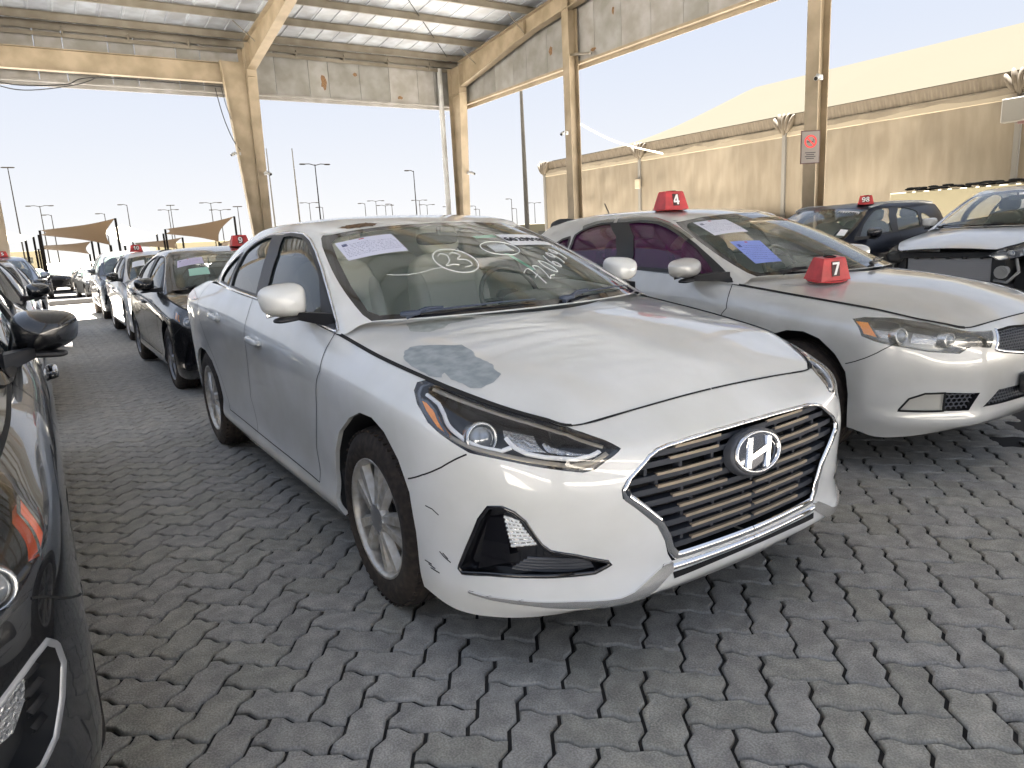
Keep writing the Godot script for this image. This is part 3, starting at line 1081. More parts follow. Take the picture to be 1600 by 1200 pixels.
func head_lamp(o: Node3D, s: Sheet, hl: Array, g: float, C: Dictionary, fine: int) -> void:
	var L := Node3D.new()
	L.name = "headlight" if g < 0 else "headlight_001"
	o.add_child(L)
	var inner := inset(hl, -.08)
	var mb := Mb.new()
	s.flange(mb, P2(hl), 0.0, -.08, g)
	s.cut(mb, V2(hl), [V2(inner)], -.010, g)
	part("bezel", mb, M.gloss_black, L)
	mb = Mb.new()
	s.cut(mb, V2(hl), [], C.get("bowl_depth", -.075), g)
	part("bowl", mb, C.get("bowl_mat", M.lamp_bowl), L)
	mb = Mb.new()
	s.cut(mb, V2(hl), [], 0.0, g)
	part("lens", mb, C.get("lens_mat", M.lens), L)
	if C.has("amber"):
		mb = Mb.new()
		s.cut(mb, V2(C.amber), [], -.006, g)
		s.flange(mb, P2(C.amber), -.006, -.03, g)
		part("indicator", mb, C.get("amber_mat", M.amber), L)
		if fine:
			mb = Mb.new()
			both_one(mb, s, C.amber, .008, -.005, g)
			part("indicator_rim", mb, M.gloss_black, L)
	for p in C.get("projectors", [[13.6, 5.75, .042], [14.9, 5.75, .040]]):
		var c := s.off(p[0], p[1], -.045, g)
		var f := (s.nor(p[0], p[1], g) * .35 + Vector3(-.0, 0, 1)).normalized()
		var x := Vector3.UP.cross(f).normalized()
		var b := Basis(x, f, x.cross(f))
		var xf := Transform3D(b, c)
		mb = Mb.new()
		var r: float = p[2]
		mb.lathe([Vector2(r * .80, .0), Vector2(r * .74, .012), Vector2(r * .5, .024), Vector2(r * .2, .029), Vector2(.0005, .030)], xf, 24)
		part("projector_lens", mb, M.projector, L)
		mb = Mb.new()
		mb.lathe([Vector2(r * .80, -.02), Vector2(r * .82, .008), Vector2(r * .95, .014), Vector2(r * 1.08, .008), Vector2(r * 1.1, -.03)], xf, 24)
		part("projector_ring", mb, M.chrome_dull, L)
	for p in C.get("reflectors", []):
		mb = Mb.new()
		var pl := V2(p)
		s.cut(mb, pl, [], -.05, g)
		part("reflector", mb, M.facet, L)
	for p in C.get("drl", []):
		mb = Mb.new()
		s.ribbon(mb, P2(p), C.get("drl_w", .013), -.018, g, false, .004)
		part("light_strip", mb, M.drl, L)
	if fine == 2:
		# cut-glass ridges by the inner tip
		mb = Mb.new()
		for k in 9:
			var u := 15.0 + k * .085
			s.ribbon(mb, [Vector2(u, 6.45 - k * .07), Vector2(u + .16, 5.75 - k * .02)], .012, -.046, g, false, .006)
		part("side_reflector", mb, M.facet, L)
		mb = Mb.new()
		s.ribbon(mb, P2([11.95, 6.78, 12.5, 6.80, 13.5, 6.82, 14.6, 6.82, 15.6, 6.70, 16.0, 6.15]), .016, -.012, g, false, .003)
		s.ribbon(mb, P2([12.75, 5.28, 13.5, 5.06, 14.4, 5.06, 15.4, 5.07, 15.72, 5.26, 15.98, 5.78]), .018, -.012, g, false, .003)
		part("inner_trim", mb, M.smoke_trim, L)

func both_one(mb: Mb, s: Sheet, a: Array, w: float, o: float, g: float) -> void:
	s.ribbon(mb, P2(a), w, o, g, true)

# ---------------------------------------------------------------- the white saloon's own details
func affine(o: Vector2, eu: Vector2, ev: Vector2) -> Transform2D:
	return Transform2D(eu, ev, o).affine_inverse()

func white_nose(o: Node3D, s: Sheet, gr: Array) -> void:
	var G := Node3D.new()
	G.name = "grille"
	o.add_child(G)
	var ys := [.376, .414, .452, .490, .528, .566, .604, .642, .672]
	for i in ys.size():
		var a := across(s, gr, ys[i], -.030)
		var c: Array = a[0]
		var n: Array = a[1]
		if c.size() < 3: continue
		var mb := Mb.new()
		bar(mb, c, n, .017, .032)
		part("slat", mb, M.grille, G)
		# tan lip along the top of each slat, wide in the middle
		for side in [-1.0, 1.0]:
			var c2 := []
			var n2 := []
			var c3 := []
			for k in c.size():
				var x: float = c[k].x
				var lim: float = absf(c[0].x) - .085
				var near: float = .0 if i < 4 else .128
				if i == 4 or i == 8: near = .10
				if x * side >= near and absf(x) < lim:
					c2.append(c[k] + Vector3(0, .009, 0) + n[k] * .013)
					n2.append(n[k])
			if c2.size() > 1:
				mb = Mb.new()
				bar(mb, c2, n2, .0085, .012)
				part("slat_lip", mb, M.slat_lip, G)
		if i < 8:
			for x in [-.40, -.27, -.14, .0, .14, .27, .40]:
				if absf(x) < absf(c[0].x) - .06:
					mb = Mb.new()
					var best := 0
					for k in c.size():
						if absf(c[k].x - x) < absf(c[best].x - x): best = k
					mb.box(c[best] + Vector3(x - c[best].x + (.02 if i % 2 else -.02), .018, -.012), Vector3(.012, .03, .03), Basis.IDENTITY, .002)
					part("slat_clip", mb, M.grille, G)
	var mb := Mb.new()
	both_ribbon(mb, s, [18.99, 2.14, 18.0, 2.14, 17.1, 2.16, 16.99, 2.45, 16.92, 2.85, 16.77, 3.32, 16.44, 3.80, 16.22, 4.12, 16.19, 4.38], .026, .0, false, .010)
	both_ribbon(mb, s, [16.20, 4.14, 16.18, 4.38, 16.28, 4.78, 16.64, 5.56, 16.8, 5.74, 17.02, 5.84, 17.42, 5.89, 18.08, 5.92, 18.99, 5.94], .013, .0, false, .006)
	both_ribbon(mb, s, [18.99, 1.74, 18.0, 1.74, 17.0, 1.78], .020, .001, false, .010)
	part("chrome_frame", mb, M.chrome, G)
	mb = Mb.new()
	half(mb, s, [17.02, 1.30, 17.0, 1.58, 19.2, 1.56, 19.2, 1.36], [], .0015)
	part("lower_slot", mb, M.black_hole, G)
	for g in [-1.0, 1.0]:
		mb = Mb.new()
		var ch := [13.34, 1.12, 13.71, 1.10, 14.24, 1.17, 15.38, 1.27, 16.06, 1.24, 16.28, 1.34, 16.86, 2.0, 17.0, 2.0, 16.99, 1.66, 16.5, .96, 16.1, .93, 15.4, .98, 14.62, 1.03, 13.84, 1.0, 13.36, 1.05]
		s.cut(mb, V2(ch), [], .008, g)
		s.flange(mb, P2(ch), .008, .0, g)
		part("chrome_strip", mb, M.chrome_soft, o)
	# badge: dark oval, chrome rim, slanted letter
	var w := v_at_y(s, 18.99, .604)
	var nn := (s.nor(18.99, w, -1.0) * Vector3(0, 1, 1)).normalized()
	var c := s.off(18.99, w, .004, -1.0)
	c.x = 0.0
	var yv := nn.cross(Vector3.RIGHT).normalized()
	var B := Node3D.new()
	B.name = "badge"
	o.add_child(B)
	var xf := Transform3D(Basis(Vector3(.108, 0, 0), nn * .08, -yv * .064), c)
	mb = Mb.new()
	mb.lathe([Vector2(1.16, -.3), Vector2(1.16, .04), Vector2(1.06, .10), Vector2(1.0, .06)], xf, 40)
	part("badge_surround", mb, M.grille, B)
	mb = Mb.new()
	mb.lathe([Vector2(1.02, -.2), Vector2(1.02, .14), Vector2(.97, .20), Vector2(.90, .19), Vector2(.87, .10)], xf, 40)
	part("badge_rim", mb, M.chrome, B)
	mb = Mb.new()
	mb.lathe([Vector2(.92, .07), Vector2(.5, .11), Vector2(.0005, .12)], xf, 40)
	part("badge_plate", mb, M.badge_dark, B)
	mb = Mb.new()
	var bx := Vector3(.108, 0, 0)
	var by := yv * .064
	var bz := nn * .08
	var q := func(x: float, y: float, z: float) -> Vector3: return c + bx * x + by * y + bz * z
	# two leaning strokes, and the bar that joins them
	for st in [[-.68, -.62, -.44, -.66, -.10, .78, -.36, .80], [.14, -.80, .36, -.78, .70, .58, .44, .68]]:
		mb.hexa([q.call(st[0], st[1], .05), q.call(st[2], st[3], .05), q.call(st[4], st[5], .05), q.call(st[6], st[7], .05)],
			[q.call(st[0] + .05, st[1] + .02, .19), q.call(st[2] - .05, st[3] + .02, .19), q.call(st[4] - .04, st[5] - .03, .19), q.call(st[6] + .04, st[7] - .03, .19)])
	mb.hexa([q.call(-.40, -.34, .05), q.call(-.34, -.02, .05), q.call(.46, .30, .05), q.call(.38, -.08, .05)], [q.call(-.36, -.28, .18), q.call(-.32, -.06, .18), q.call(.42, .24, .18), q.call(.36, -.04, .18)])
	part("badge_letter", mb, M.chrome, B)

func white_fog(o: Node3D, s: Sheet, fog: Array) -> void:
	for g in [-1.0, 1.0]:
		var F := Node3D.new()
		F.name = "fog_lamp" if g < 0 else "fog_lamp_001"
		o.add_child(F)
		var mb := Mb.new()
		s.cut(mb, V2(fog), [], -.035, g)
		s.flange(mb, P2(fog), .0, -.035, g)
		part("surround", mb, M.gloss_black, F)
		mb = Mb.new()
		s.ribbon(mb, P2(fog), .012, .001, g, true, .003)
		# the raised fold that runs from the lamp to the tip
		mb.flat([s.off(13.75, 3.3, -.03, g), s.off(13.62, 2.0, .0, g), s.off(14.3, 2.35, -.005, g), s.off(14.12, 3.4, -.02, g)], Vector3(-.3 * -g * -1.0, .1, 1))
		part("rim", mb, M.gloss_black, F)
		mb = Mb.new()
		for k in 5:
			var v0 := 2.06 + k * .085
			s.ribbon(mb, [Vector2(14.25 + k * .08, v0), Vector2(15.0, v0 + .02), Vector2(15.75 - k * .03, v0 + .03 + (.0 if k < 4 else -.04))], .007, -.034, g, false, .012)
		part("fin", mb, M.grille, F)
		mb = Mb.new()
		var fl := [14.12, 3.48, 14.42, 3.42, 14.80, 2.86, 14.28, 2.70]
		s.cut(mb, V2(fl), [], -.016, g)
		s.flange(mb, P2(fl), -.016, -.035, g)
		part("lamp_lens", mb, M.facet, F)
		mb = Mb.new()
		for k in 8:
			var t := (k + .5) / 8.0
			s.ribbon(mb, [Vector2(lerpf(14.12, 14.28, t), lerpf(3.48, 2.70, t)), Vector2(lerpf(14.42, 14.80, t), lerpf(3.42, 2.86, t))], .006, -.016, g, false, .004)
		for k in 4:
			var t := (k + .5) / 4.0
			s.ribbon(mb, [Vector2(lerpf(14.12, 14.42, t), lerpf(3.46, 3.40, t)), Vector2(lerpf(14.28, 14.80, t), lerpf(2.72, 2.88, t))], .004, -.016, g, false, .003)
		part("lens_ribs", mb, M.drl, F)

# point on a windscreen; t runs from the car's right (-) to its left (+)
func screen_pt(s: Sheet, t: float, w: float, o := .002) -> Vector3:
	return s.off(12.0 + t, w, o, -1.0) if t < 0.0 else s.off(12.0 - t, w, o, 1.0)

func stroke(mb: Mb, s: Sheet, pts: Array, r := .0022) -> void:
	var path := []
	var n := 6
	for i in pts.size() - 1:
		var p0: Vector2 = pts[maxi(i - 1, 0)]
		var p1: Vector2 = pts[i]
		var p2: Vector2 = pts[i + 1]
		var p3: Vector2 = pts[mini(i + 2, pts.size() - 1)]
		for k in n:
			var q := p1.cubic_interpolate(p2, p0, p3, float(k) / n)
			path.append(screen_pt(s, q.x, q.y))
	path.append(screen_pt(s, pts[-1].x, pts[-1].y))
	mb.tube(path, r, 5, false)

func text_paper(seed_: int, base: Color, ink: Color, lines: int) -> ImageTexture:
	var im := Image.create(256, 180, false, Image.FORMAT_RGB8)
	im.fill(base)
	var r := RandomNumberGenerator.new()
	r.seed = seed_
	im.fill_rect(Rect2i(112, 8, 22, 9), Color(.75, .2, .2))
	im.fill_rect(Rect2i(24, 28, 26, 24), ink)
	for k in 5: im.fill_rect(Rect2i(26 + k * 5, 30 + (k * 7) % 18, 3, 4), base)
	var y := 40
	for l in lines:
		var x := 60 if l < 2 else 20
		var end := 236 if r.randf() < .8 else 150
		while x < end:
			var w := r.randi_range(4, 16)
			for q in range(x, mini(x + w, end)):
				if r.randf() < .62: im.fill_rect(Rect2i(q, y + r.randi_range(0, 2), 1, r.randi_range(2, 4)), ink)
			x += w + 4
		y += 120 / lines
	return ImageTexture.create_from_image(im)

func glued(called: String, s: Sheet, poly: Array, g: float, o: float, m: Material, parent: Node, label := "", map := Transform2D.IDENTITY) -> void:
	var mb := Mb.new()
	s.cut(mb, V2(poly), [], o, g, map)
	part(called, mb, m, parent, label)

func paper_mat(nm: String, seed_: int, base: Color, ink: Color, lines: int) -> StandardMaterial3D:
	var m := mat(nm, Color.WHITE, .8)
	m.albedo_color = Color(.9, .9, .92)
	m.albedo_texture = text_paper(seed_, base, ink, lines)
	return m

func jag(a: Array, amp: float, seed_: int) -> Array:
	# an uneven, flaked edge
	var r := RandomNumberGenerator.new()
	r.seed = seed_
	var d := Sheet.dense(P2(a), true, .07)
	var o := []
	for p in d:
		o.append_array([p.x + r.randf_range(-amp, amp), p.y + r.randf_range(-amp, amp) * .7])
	return o

func white_extras(K: Dictionary) -> void:
	var o: Node3D = K.node
	var S: Sheet = K.ST
	glued("bare_primer_patch", K.SH, jag([1.25, .98, .75, 1.16, .45, 1.55, .27, 1.9, .30, 2.3, .55, 2.25, .75, 1.95, .95, 1.68, 1.22, 1.50, 1.36, 1.20], .015, 3), -1.0, .0012, M.primer_light, o, "peeled paint patch by the windscreen")
	glued("bare_primer_patch", K.SH, jag([2.19, .20, 1.96, .42, 1.86, .63, 1.94, .92, 2.05, 1.06, 2.13, 1.25, 2.40, 1.20, 2.67, 1.06, 3.07, 1.03, 3.28, .92, 3.62, .86, 3.83, .56, 3.83, .28, 3.62, .18, 3.3, .22, 3.03, .21, 2.80, .30, 2.90, .15, 2.76, .07, 2.42, .11], .018, 5), -1.0, .0012, M.primer, o, "grey peeled paint patch above the headlight")
	glued("rust_patch", K.SR, jag([6.42, 1.15, 6.30, 1.6, 6.30, 2.1, 6.6, 2.3, 6.86, 2.0, 6.80, 1.4], .04, 7), -1.0, .0012, M.rust_stain, o, "rusty patch at the roof edge")
	var mb := Mb.new()
	for l in [[12.36, 3.2, 12.55, 3.19, 12.72, 3.10], [12.69, 2.15, 12.80, 2.05, 12.99, 1.93], [12.3, 1.56, 12.5, 1.50], [12.35, 1.45, 12.62, 1.40], [12.78, 2.14, 12.92, 2.02], [12.2, 1.62, 12.4, 1.6]]:
		K.SA.ribbon(mb, P2(l), .004, .001, -1.0)
	part("scuff_marks", mb, M.gap, o)
	var pm := affine(Vector2(9.08, 3.40), Vector2(1.42, -.02), Vector2(.1, -1.0))
	glued("notice_paper", S, [9.06, 3.40, 10.46, 3.36, 10.47, 2.36, 9.22, 2.42], -1.0, .0012, paper_mat("notice_a", 11, Color(.93, .93, .97), Color(.33, .34, .48), 9), o, "white printed notice inside the windscreen", pm)
	glued("number_label", S, [11.27, 2.90, 9.75, 2.92, 9.95, 2.26, 11.33, 2.24], 1.0, .0012, M.paper, o, "white strip with a long number")
	for k in 8:
		var t := lerpf(.80, 2.02, k / 7.0)
		var p := screen_pt(S, t, 2.56, .003)
		var ex := (screen_pt(S, t + .1, 2.56 + .004) - screen_pt(S, t - .1, 2.56 - .004)).normalized()
		var nn := S.nor(12.0 - t, 2.55, 1.0)
		letter("60299165"[k], Transform3D(Basis(ex, nn.cross(ex).normalized(), nn), p), .050, M.ink, o)
	var W := Node3D.new()
	W.name = "chalk_writing"
	o.add_child(W)
	mb = Mb.new()
	var el := []
	for i in 31:
		var a := TAU * i / 30 * 1.04 + .4
		el.append(Vector2(-.90 + cos(a) * .36, 1.76 + sin(a) * .50))
	stroke(mb, S, el, .0026)
	stroke(mb, S, [Vector2(-1.13, 1.98), Vector2(-1.04, 2.08), Vector2(-.96, 1.98), Vector2(-1.02, 1.74), Vector2(-1.14, 1.58), Vector2(-1.00, 1.60), Vector2(-.92, 1.56)], .0026)
	stroke(mb, S, [Vector2(-.90, 2.02), Vector2(-.80, 2.08), Vector2(-.72, 1.94), Vector2(-.84, 1.80), Vector2(-.70, 1.72), Vector2(-.70, 1.52), Vector2(-.86, 1.46)], .0026)
	part("number_in_ring", mb, M.chalk, W)
	mb = Mb.new()
	el = []
	for i in 31:
		var a := TAU * i / 30 * 1.03
		el.append(Vector2(.26 + cos(a) * .40, 2.14 + sin(a) * .34))
	stroke(mb, S, el, .0026)
	el = []
	for i in 24: el.append(Vector2(.04 + i * .019, 2.14 + (.17 if i % 2 else -.17)))
	stroke(mb, S, el, .0013)
	part("scribble", mb, M.chalk, W)
	mb = Mb.new()
	var dg := {"7": [[0, 1, .8, 1, .35, 0], [.2, .5, .75, .55]], "2": [[.05, .8, .35, 1, .65, .75, .3, .3, .0, .02, .4, .1, .8, .0]], "0": [[.4, 1, .08, .7, .1, .2, .4, 0, .7, .3, .7, .75, .4, 1]], "6": [[.65, 1, .2, .65, .08, .25, .4, 0, .66, .25, .4, .48, .12, .3]], "9": [[.65, .75, .38, 1, .1, .75, .4, .5, .66, .78, .55, .3, .3, 0]]}
	var base := Vector2(.14, .62)
	for k in 6:
		for l in dg["720699"[k]]:
			var pts := []
			for i in range(0, l.size(), 2): pts.append(base + Vector2(.27, .17) * (k + l[i] * .85) + Vector2(-.10, .46) * l[i + 1])
			stroke(mb, S, pts, .0026)
	part("long_number", mb, M.chalk, W)
	mb = Mb.new()
	stroke(mb, S, [Vector2(-2.2, 1.52), Vector2(-2.0, 1.42), Vector2(-1.7, 1.40), Vector2(-1.4, 1.50), Vector2(-1.2, 1.52)], .0014)
	part("crack", mb, M.chalk, o, "thin crack across the windscreen")
	# green strips laid just behind the glass
	glued("green_strip", S, [11.9, 2.9, 11.3, 2.95, 11.3, 2.78, 11.9, 2.75], 1.0, -.004, M.strip_green, o)
	glued("green_strip", S, [11.80, 1.95, 11.70, 1.92, 11.62, 1.20, 11.70, 1.18], 1.0, -.004, M.strip_green, o)
	# mud flap behind the front wheel
	for g in [-1.0, 1.0]:
		mb = Mb.new()
		mb.box(Vector3(.800 * g, .29, -.352), Vector3(.15, .26, .012), Basis(Vector3.RIGHT, -.12), .004)
		part("mud_flap", mb, M.dark_plastic, o)

func letter(ch: String, xf: Transform3D, size: float, m: Material, parent: Node, called := "digit") -> void:
	var tm := TextMesh.new()
	var f := SystemFont.new()
	f.font_names = PackedStringArray(["Droid Sans"])
	f.font_weight = 700
	tm.font = f
	tm.text = ch
	tm.font_size = 64
	tm.pixel_size = size / 46.0
	tm.depth = .002
	tm.material = m
	var o := MeshInstance3D.new()
	o.name = called
	var k := 1
	while parent.has_node(NodePath(str(o.name))):
		o.name = "%s_%03d" % [called, k]
		k += 1
	o.mesh = tm
	o.transform = xf
	parent.add_child(o)

# ---------------------------------------------------------------- the silver saloon's details
func honeycomb(mb: Mb, s: Sheet, poly: Array, g: float, o: float, du := .16, dv := .20) -> void:
	var pl := V2(poly)
	var r := Rect2(pl[0], Vector2.ZERO)
	for p in pl: r = r.expand(p)
	var j := 0
	var w := r.position.y
	while w < r.end.y + dv:
		var u := r.position.x + (du * .5 if j % 2 else 0.0)
		while u < minf(r.end.x, 18.95):
			var c := Vector2(u, w)
			for d in [Vector2(du * .5, dv * .33), Vector2(-du * .5, dv * .33), Vector2(0, -dv * .55)]:
				var e: Vector2 = c + d
				if Geometry2D.is_point_in_polygon(c, pl) and Geometry2D.is_point_in_polygon(e, pl):
					s.ribbon(mb, [c, e], .0075, o, g, false, .006)
			u += du
		w += dv
		j += 1

func silver_nose(o: Node3D, s: Sheet, gr: Array) -> void:
	var mb := Mb.new()
	for g in [-1.0, 1.0]: honeycomb(mb, s, gr, g, -.03)
	part("grille_mesh", mb, M.grille, o)
	mb = Mb.new()
	both_ribbon(mb, s, [18.99, 4.70, 18.16, 4.66, 16.72, 5.14, 16.88, 6.5], .016, .001, false, .006)
	part("grille_frame", mb, M.chrome, o)
	var low := [16.37, 1.95, 16.97, 2.84, 19.2, 2.85, 19.2, 1.9]
	mb = Mb.new()
	for g in [-1.0, 1.0]: honeycomb(mb, s, low, g, -.02)
	part("lower_mesh", mb, M.grille, o)
	mb = Mb.new()
	half(mb, s, low, [], -.06)
	both_flange(mb, s, low, 0.0, -.06)
	part("lower_opening", mb, M.black_hole, o)
	mb = Mb.new()
	var c := s.off(18.99, v_at_y(s, 18.99, .44), .02, 1.0)
	mb.box(Vector3(0, c.y, c.z), Vector3(.34, .10, .03), Basis.IDENTITY, .006)
	mb.box(Vector3(0, c.y + .035, c.z + .012), Vector3(.30, .018, .02), Basis.IDENTITY, .004)
	part("plate_bracket", mb, M.trim, o)

func black_fog(o: Node3D, s: Sheet, fog: Array) -> void:
	for g in [-1.0, 1.0]:
		var F := Node3D.new()
		F.name = "fog_lamp" if g < 0 else "fog_lamp_001"
		o.add_child(F)
		var mb := Mb.new()
		s.cut(mb, V2(fog), [], -.06, g)
		s.flange(mb, P2(fog), .0, -.06, g)
		part("recess", mb, M.dark_plastic, F)
		mb = Mb.new()
		s.ribbon(mb, P2(fog), .015, .0, g, true, .008)
		part("frame", mb, M.satin_frame, F)
		mb = Mb.new()
		for k in 4:
			var y := 2.85 + k * .28
			s.ribbon(mb, [Vector2(13.35 + absf(k - 1.5) * .03, y), Vector2(13.72, y + .02)], .016, -.03, g, false, .012)
		part("fin", mb, M.trim, F)
		var l := [13.76, 3.80, 13.84, 3.50, 14.10, 3.25, 14.7, 3.35, 14.8, 3.62, 14.3, 3.90]
		mb = Mb.new()
		s.cut(mb, V2(l), [], -.015, g)
		s.flange(mb, P2(l), -.015, -.06, g)
		part("lens", mb, M.facet, F)

func silver_fog(o: Node3D, s: Sheet, fog: Array) -> void:
	for g in [-1.0, 1.0]:
		var F := Node3D.new()
		F.name = "fog_lamp" if g < 0 else "fog_lamp_001"
		o.add_child(F)
		var mb := Mb.new()
		s.cut(mb, V2(fog), [], -.05, g)
		s.flange(mb, P2(fog), .0, -.05, g)
		part("recess", mb, M.black_hole, F)
		var l := [13.69, 1.85, 14.01, 2.51, 14.5, 2.8, 15.12, 2.86, 15.12, 1.93]
		mb = Mb.new()
		s.cut(mb, V2(l), [], -.010, g)
		s.flange(mb, P2(l), -.010, -.04, g)
		part("lens", mb, M.facet_dull, F)
		mb = Mb.new()
		s.ribbon(mb, P2(l), .010, .0015, g, true)
		part("lens_rim", mb, M.gap, F)
		mb = Mb.new()
		honeycomb(mb, s, [15.17, 2.83, 16.18, 2.77, 15.86, 1.89, 15.17, 1.95], g, -.02)
		part("mesh", mb, M.grille, F)

func silver_extras(K: Dictionary) -> void:
	var o: Node3D = K.node
	var S: Sheet = K.ST
	var mb := Mb.new()
	for g in [-1.0, 1.0]:
		for l in [[4.7, 3.2, 4.95, 3.55, 5.3, 3.72, 5.62, 3.76], [5.72, 3.76, 6.4, 3.80, 7.0, 3.72, 7.4, 3.45, 7.66, 3.02, 7.82, 2.4]]:
			mb = Mb.new()
			S.ribbon(mb, P2(l), .055, .014, g, false, .010)
			part("window_visor", mb, M.visor, o)
	glued("notice_paper", S, [9.44, 3.66, 10.59, 3.47, 10.47, 2.39, 9.46, 2.55], -1.0, .0012, paper_mat("notice_b", 12, Color(.93, .93, .95), Color(.45, .45, .52), 9), o, "white printed notice high on the windscreen", affine(Vector2(9.44, 3.66), Vector2(1.15, -.15), Vector2(.0, -1.1)))
	glued("notice_paper", S, [9.58, 2.01, 10.34, 1.78, 10.11, .64, 9.47, .67], -1.0, .0012, paper_mat("notice_c", 13, Color(.60, .67, .92), Color(.20, .22, .50), 8), o, "blue printed notice low on the windscreen", affine(Vector2(9.58, 2.01), Vector2(.76, -.23), Vector2(-.11, -1.3)))
	mb = Mb.new()
	var p := (K.SR as Sheet).at(1.2, 4.0, 1.0)
	mb.tube([p, p + Vector3(0, .02, .0), p + Vector3(0, .10, -.05)], .005, 5)
	part("roof_aerial", mb, M.trim, o)

# ---------------------------------------------------------------- red number boxes
func number_box(at: Vector3, turn: float, txt: String, label: String, tilt := Vector3.ZERO, scale := 1.0) -> void:
	var o := thing("number_box", label, "number box", at, turn, "red number boxes on the cars")
	o.rotation = Vector3(tilt.x, turn, tilt.z)
	var mb := Mb.new()
	var base := []
	var top := []
	var k := 28
	# round-edged base plate
	var pr := [Vector2(.0005, .0), Vector2(.150, .0), Vector2(.155, .004), Vector2(.150, .009), Vector2(.0005, .010)]
	scale *= .80
	mb.lathe(pr, Transform3D(Basis.from_scale(Vector3(1.0 * scale, 1, .80 * scale)), Vector3.ZERO), 32)
	part("base_plate", mb, M.red_plastic, o)
	mb = Mb.new()
	var A := [Vector3(-.135, .008, .085), Vector3(.135, .008, .085), Vector3(.135, .008, -.085), Vector3(-.135, .008, -.085)]
	var B := [Vector3(-.098, .165, .050), Vector3(.098, .165, .050), Vector3(.098, .165, -.050), Vector3(-.098, .165, -.050)]
	for i in 4:
		A[i] *= Vector3(scale, scale, scale); B[i] *= Vector3(scale, scale, scale)
	var mid := []
	for i in 4: mid.append(A[i].lerp(B[i], .94))
	mb.hexa(A, mid)
	var B2 := []
	for i in 4: B2.append(Vector3(B[i].x * .95, B[i].y, B[i].z * .92))
	mb.hexa(mid, B2)
	part("wedge_body", mb, M.red_plastic, o)
	mb = Mb.new()
	mb.lathe([Vector2(.036, .0), Vector2(.036, .004), Vector2(.030, .005), Vector2(.030, -.02), Vector2(.0005, -.02)], Transform3D(Basis.IDENTITY, Vector3(0, .1655 * scale, 0)), 20, true)
	part("top_hole", mb, M.black_hole, o)
	for sd in [1.0, -1.0]:
		var up := (Vector3(0, .157, -.035)).normalized()
		var nn := Vector3(0, .035, .157).normalized()
		var rt := Vector3.RIGHT
		if sd < 0:
			up.z *= -1; nn.z *= -1; rt *= -1
		var c := Vector3(0, .09, .068 * sd) * scale
		var b := Basis(rt, up, nn)
		mb = Mb.new()
		mb.box(c + nn * .001, Vector3(.070 if txt.length() == 1 else .11, .105, .004) * scale, b)
		part("dark_label", mb, M.label_dark, o)
		letter(txt, Transform3D(b, c + nn * .0045), .088 * scale, M.white_plastic, o, "number")

# ---------------------------------------------------------------- ground
const PAV := 0.1165

func yard_y(z: float) -> float:
	# the yard falls away gently towards the far kerb
	return -.012 * maxf(0.0, -3.0 - z)

func paver_mesh(seed_: int) -> ArrayMesh:
	# zigzag block, twice as long as wide, chamfered top edge
	var P := PAV
	var wave := [Vector2(0, 0), Vector2(.03875, -.00875), Vector2(.07775, .00875), Vector2(.1165 + .03875, -.00875), Vector2(.1165 + .07775, .00875), Vector2(.233, 0)]
	var ends := [Vector2(0, 0), Vector2(.03875, -.00875), Vector2(.07775, .00875), Vector2(.1165, 0)]
	var out := PackedVector2Array()
	for i in 5: out.append(wave[i])                                    # along e1 at 0
	for i in 3: out.append(Vector2(2 * P, 0) + Vector2(-ends[i].y, ends[i].x))
	for i in range(5, 0, -1): out.append(Vector2(0, P) + wave[i])
	for i in range(3, 0, -1): out.append(Vector2(-ends[i].y, ends[i].x))
	var r := RandomNumberGenerator.new()
	r.seed = seed_
	var mb := Mb.new()
	var c := Vector2(P, P * .5)
	var rings := []
	for k in [[.0052, -.022], [.0056, -.0065], [.0120, .0]]:
		var q: PackedVector2Array = Geometry2D.offset_polygon(out, -k[0], Geometry2D.JOIN_MITER)[0]
		rings.append([q, k[1]])
	# same number of points is kept by mitred offsets of this outline
	var n: int = rings[0][0].size()
	var jit := []
	for i in n: jit.append(Vector2(r.randf_range(-1, 1), r.randf_range(-1, 1)) * .0012)
	var ids := []
	for k in 3:
		var q: PackedVector2Array = rings[k][0]
		if q.size() != n: continue
		# align the first point
		var st := 0
		for i in n:
			if q[i].distance_squared_to(rings[0][0][0]) < q[st].distance_squared_to(rings[0][0][0]): st = i
		var row := []
		for i in n:
			var p: Vector2 = q[(st + i) % n] + (jit[i] if k > 0 else Vector2.ZERO)
			var e: Vector2 = (p - c).normalized()
			var nn := Vector3(e.x, [.0, .5, 1.0][k] * 2.0, e.y).normalized() if k < 2 else Vector3.UP
			row.append(mb.vert(Vector3(p.x - c.x, rings[k][1], p.y - c.y), nn, p))
		ids.append(row)
	for k in ids.size() - 1:
		for i in n: mb.quad(ids[k][i], ids[k][(i + 1) % n], ids[k + 1][(i + 1) % n], ids[k + 1][i])
	var top := PackedVector2Array()
	for i in ids[-1]: top.append(Vector2(mb.v[i].x, mb.v[i].z))
	var tr := Geometry2D.triangulate_polygon(top)
	for i in range(0, tr.size(), 3): mb.tri(ids[-1][tr[i]], ids[-1][tr[i + 1]], ids[-1][tr[i + 2]])
	return mb.mesh(M.paver)

func hash01(i: int, j: int, k: int) -> float:
	var h := (i * 73856093) ^ (j * 19349663) ^ (k * 83492791)
	h = (h ^ (h >> 13)) * 1274126177
	return float((h ^ (h >> 16)) & 0xffff) / 65535.0

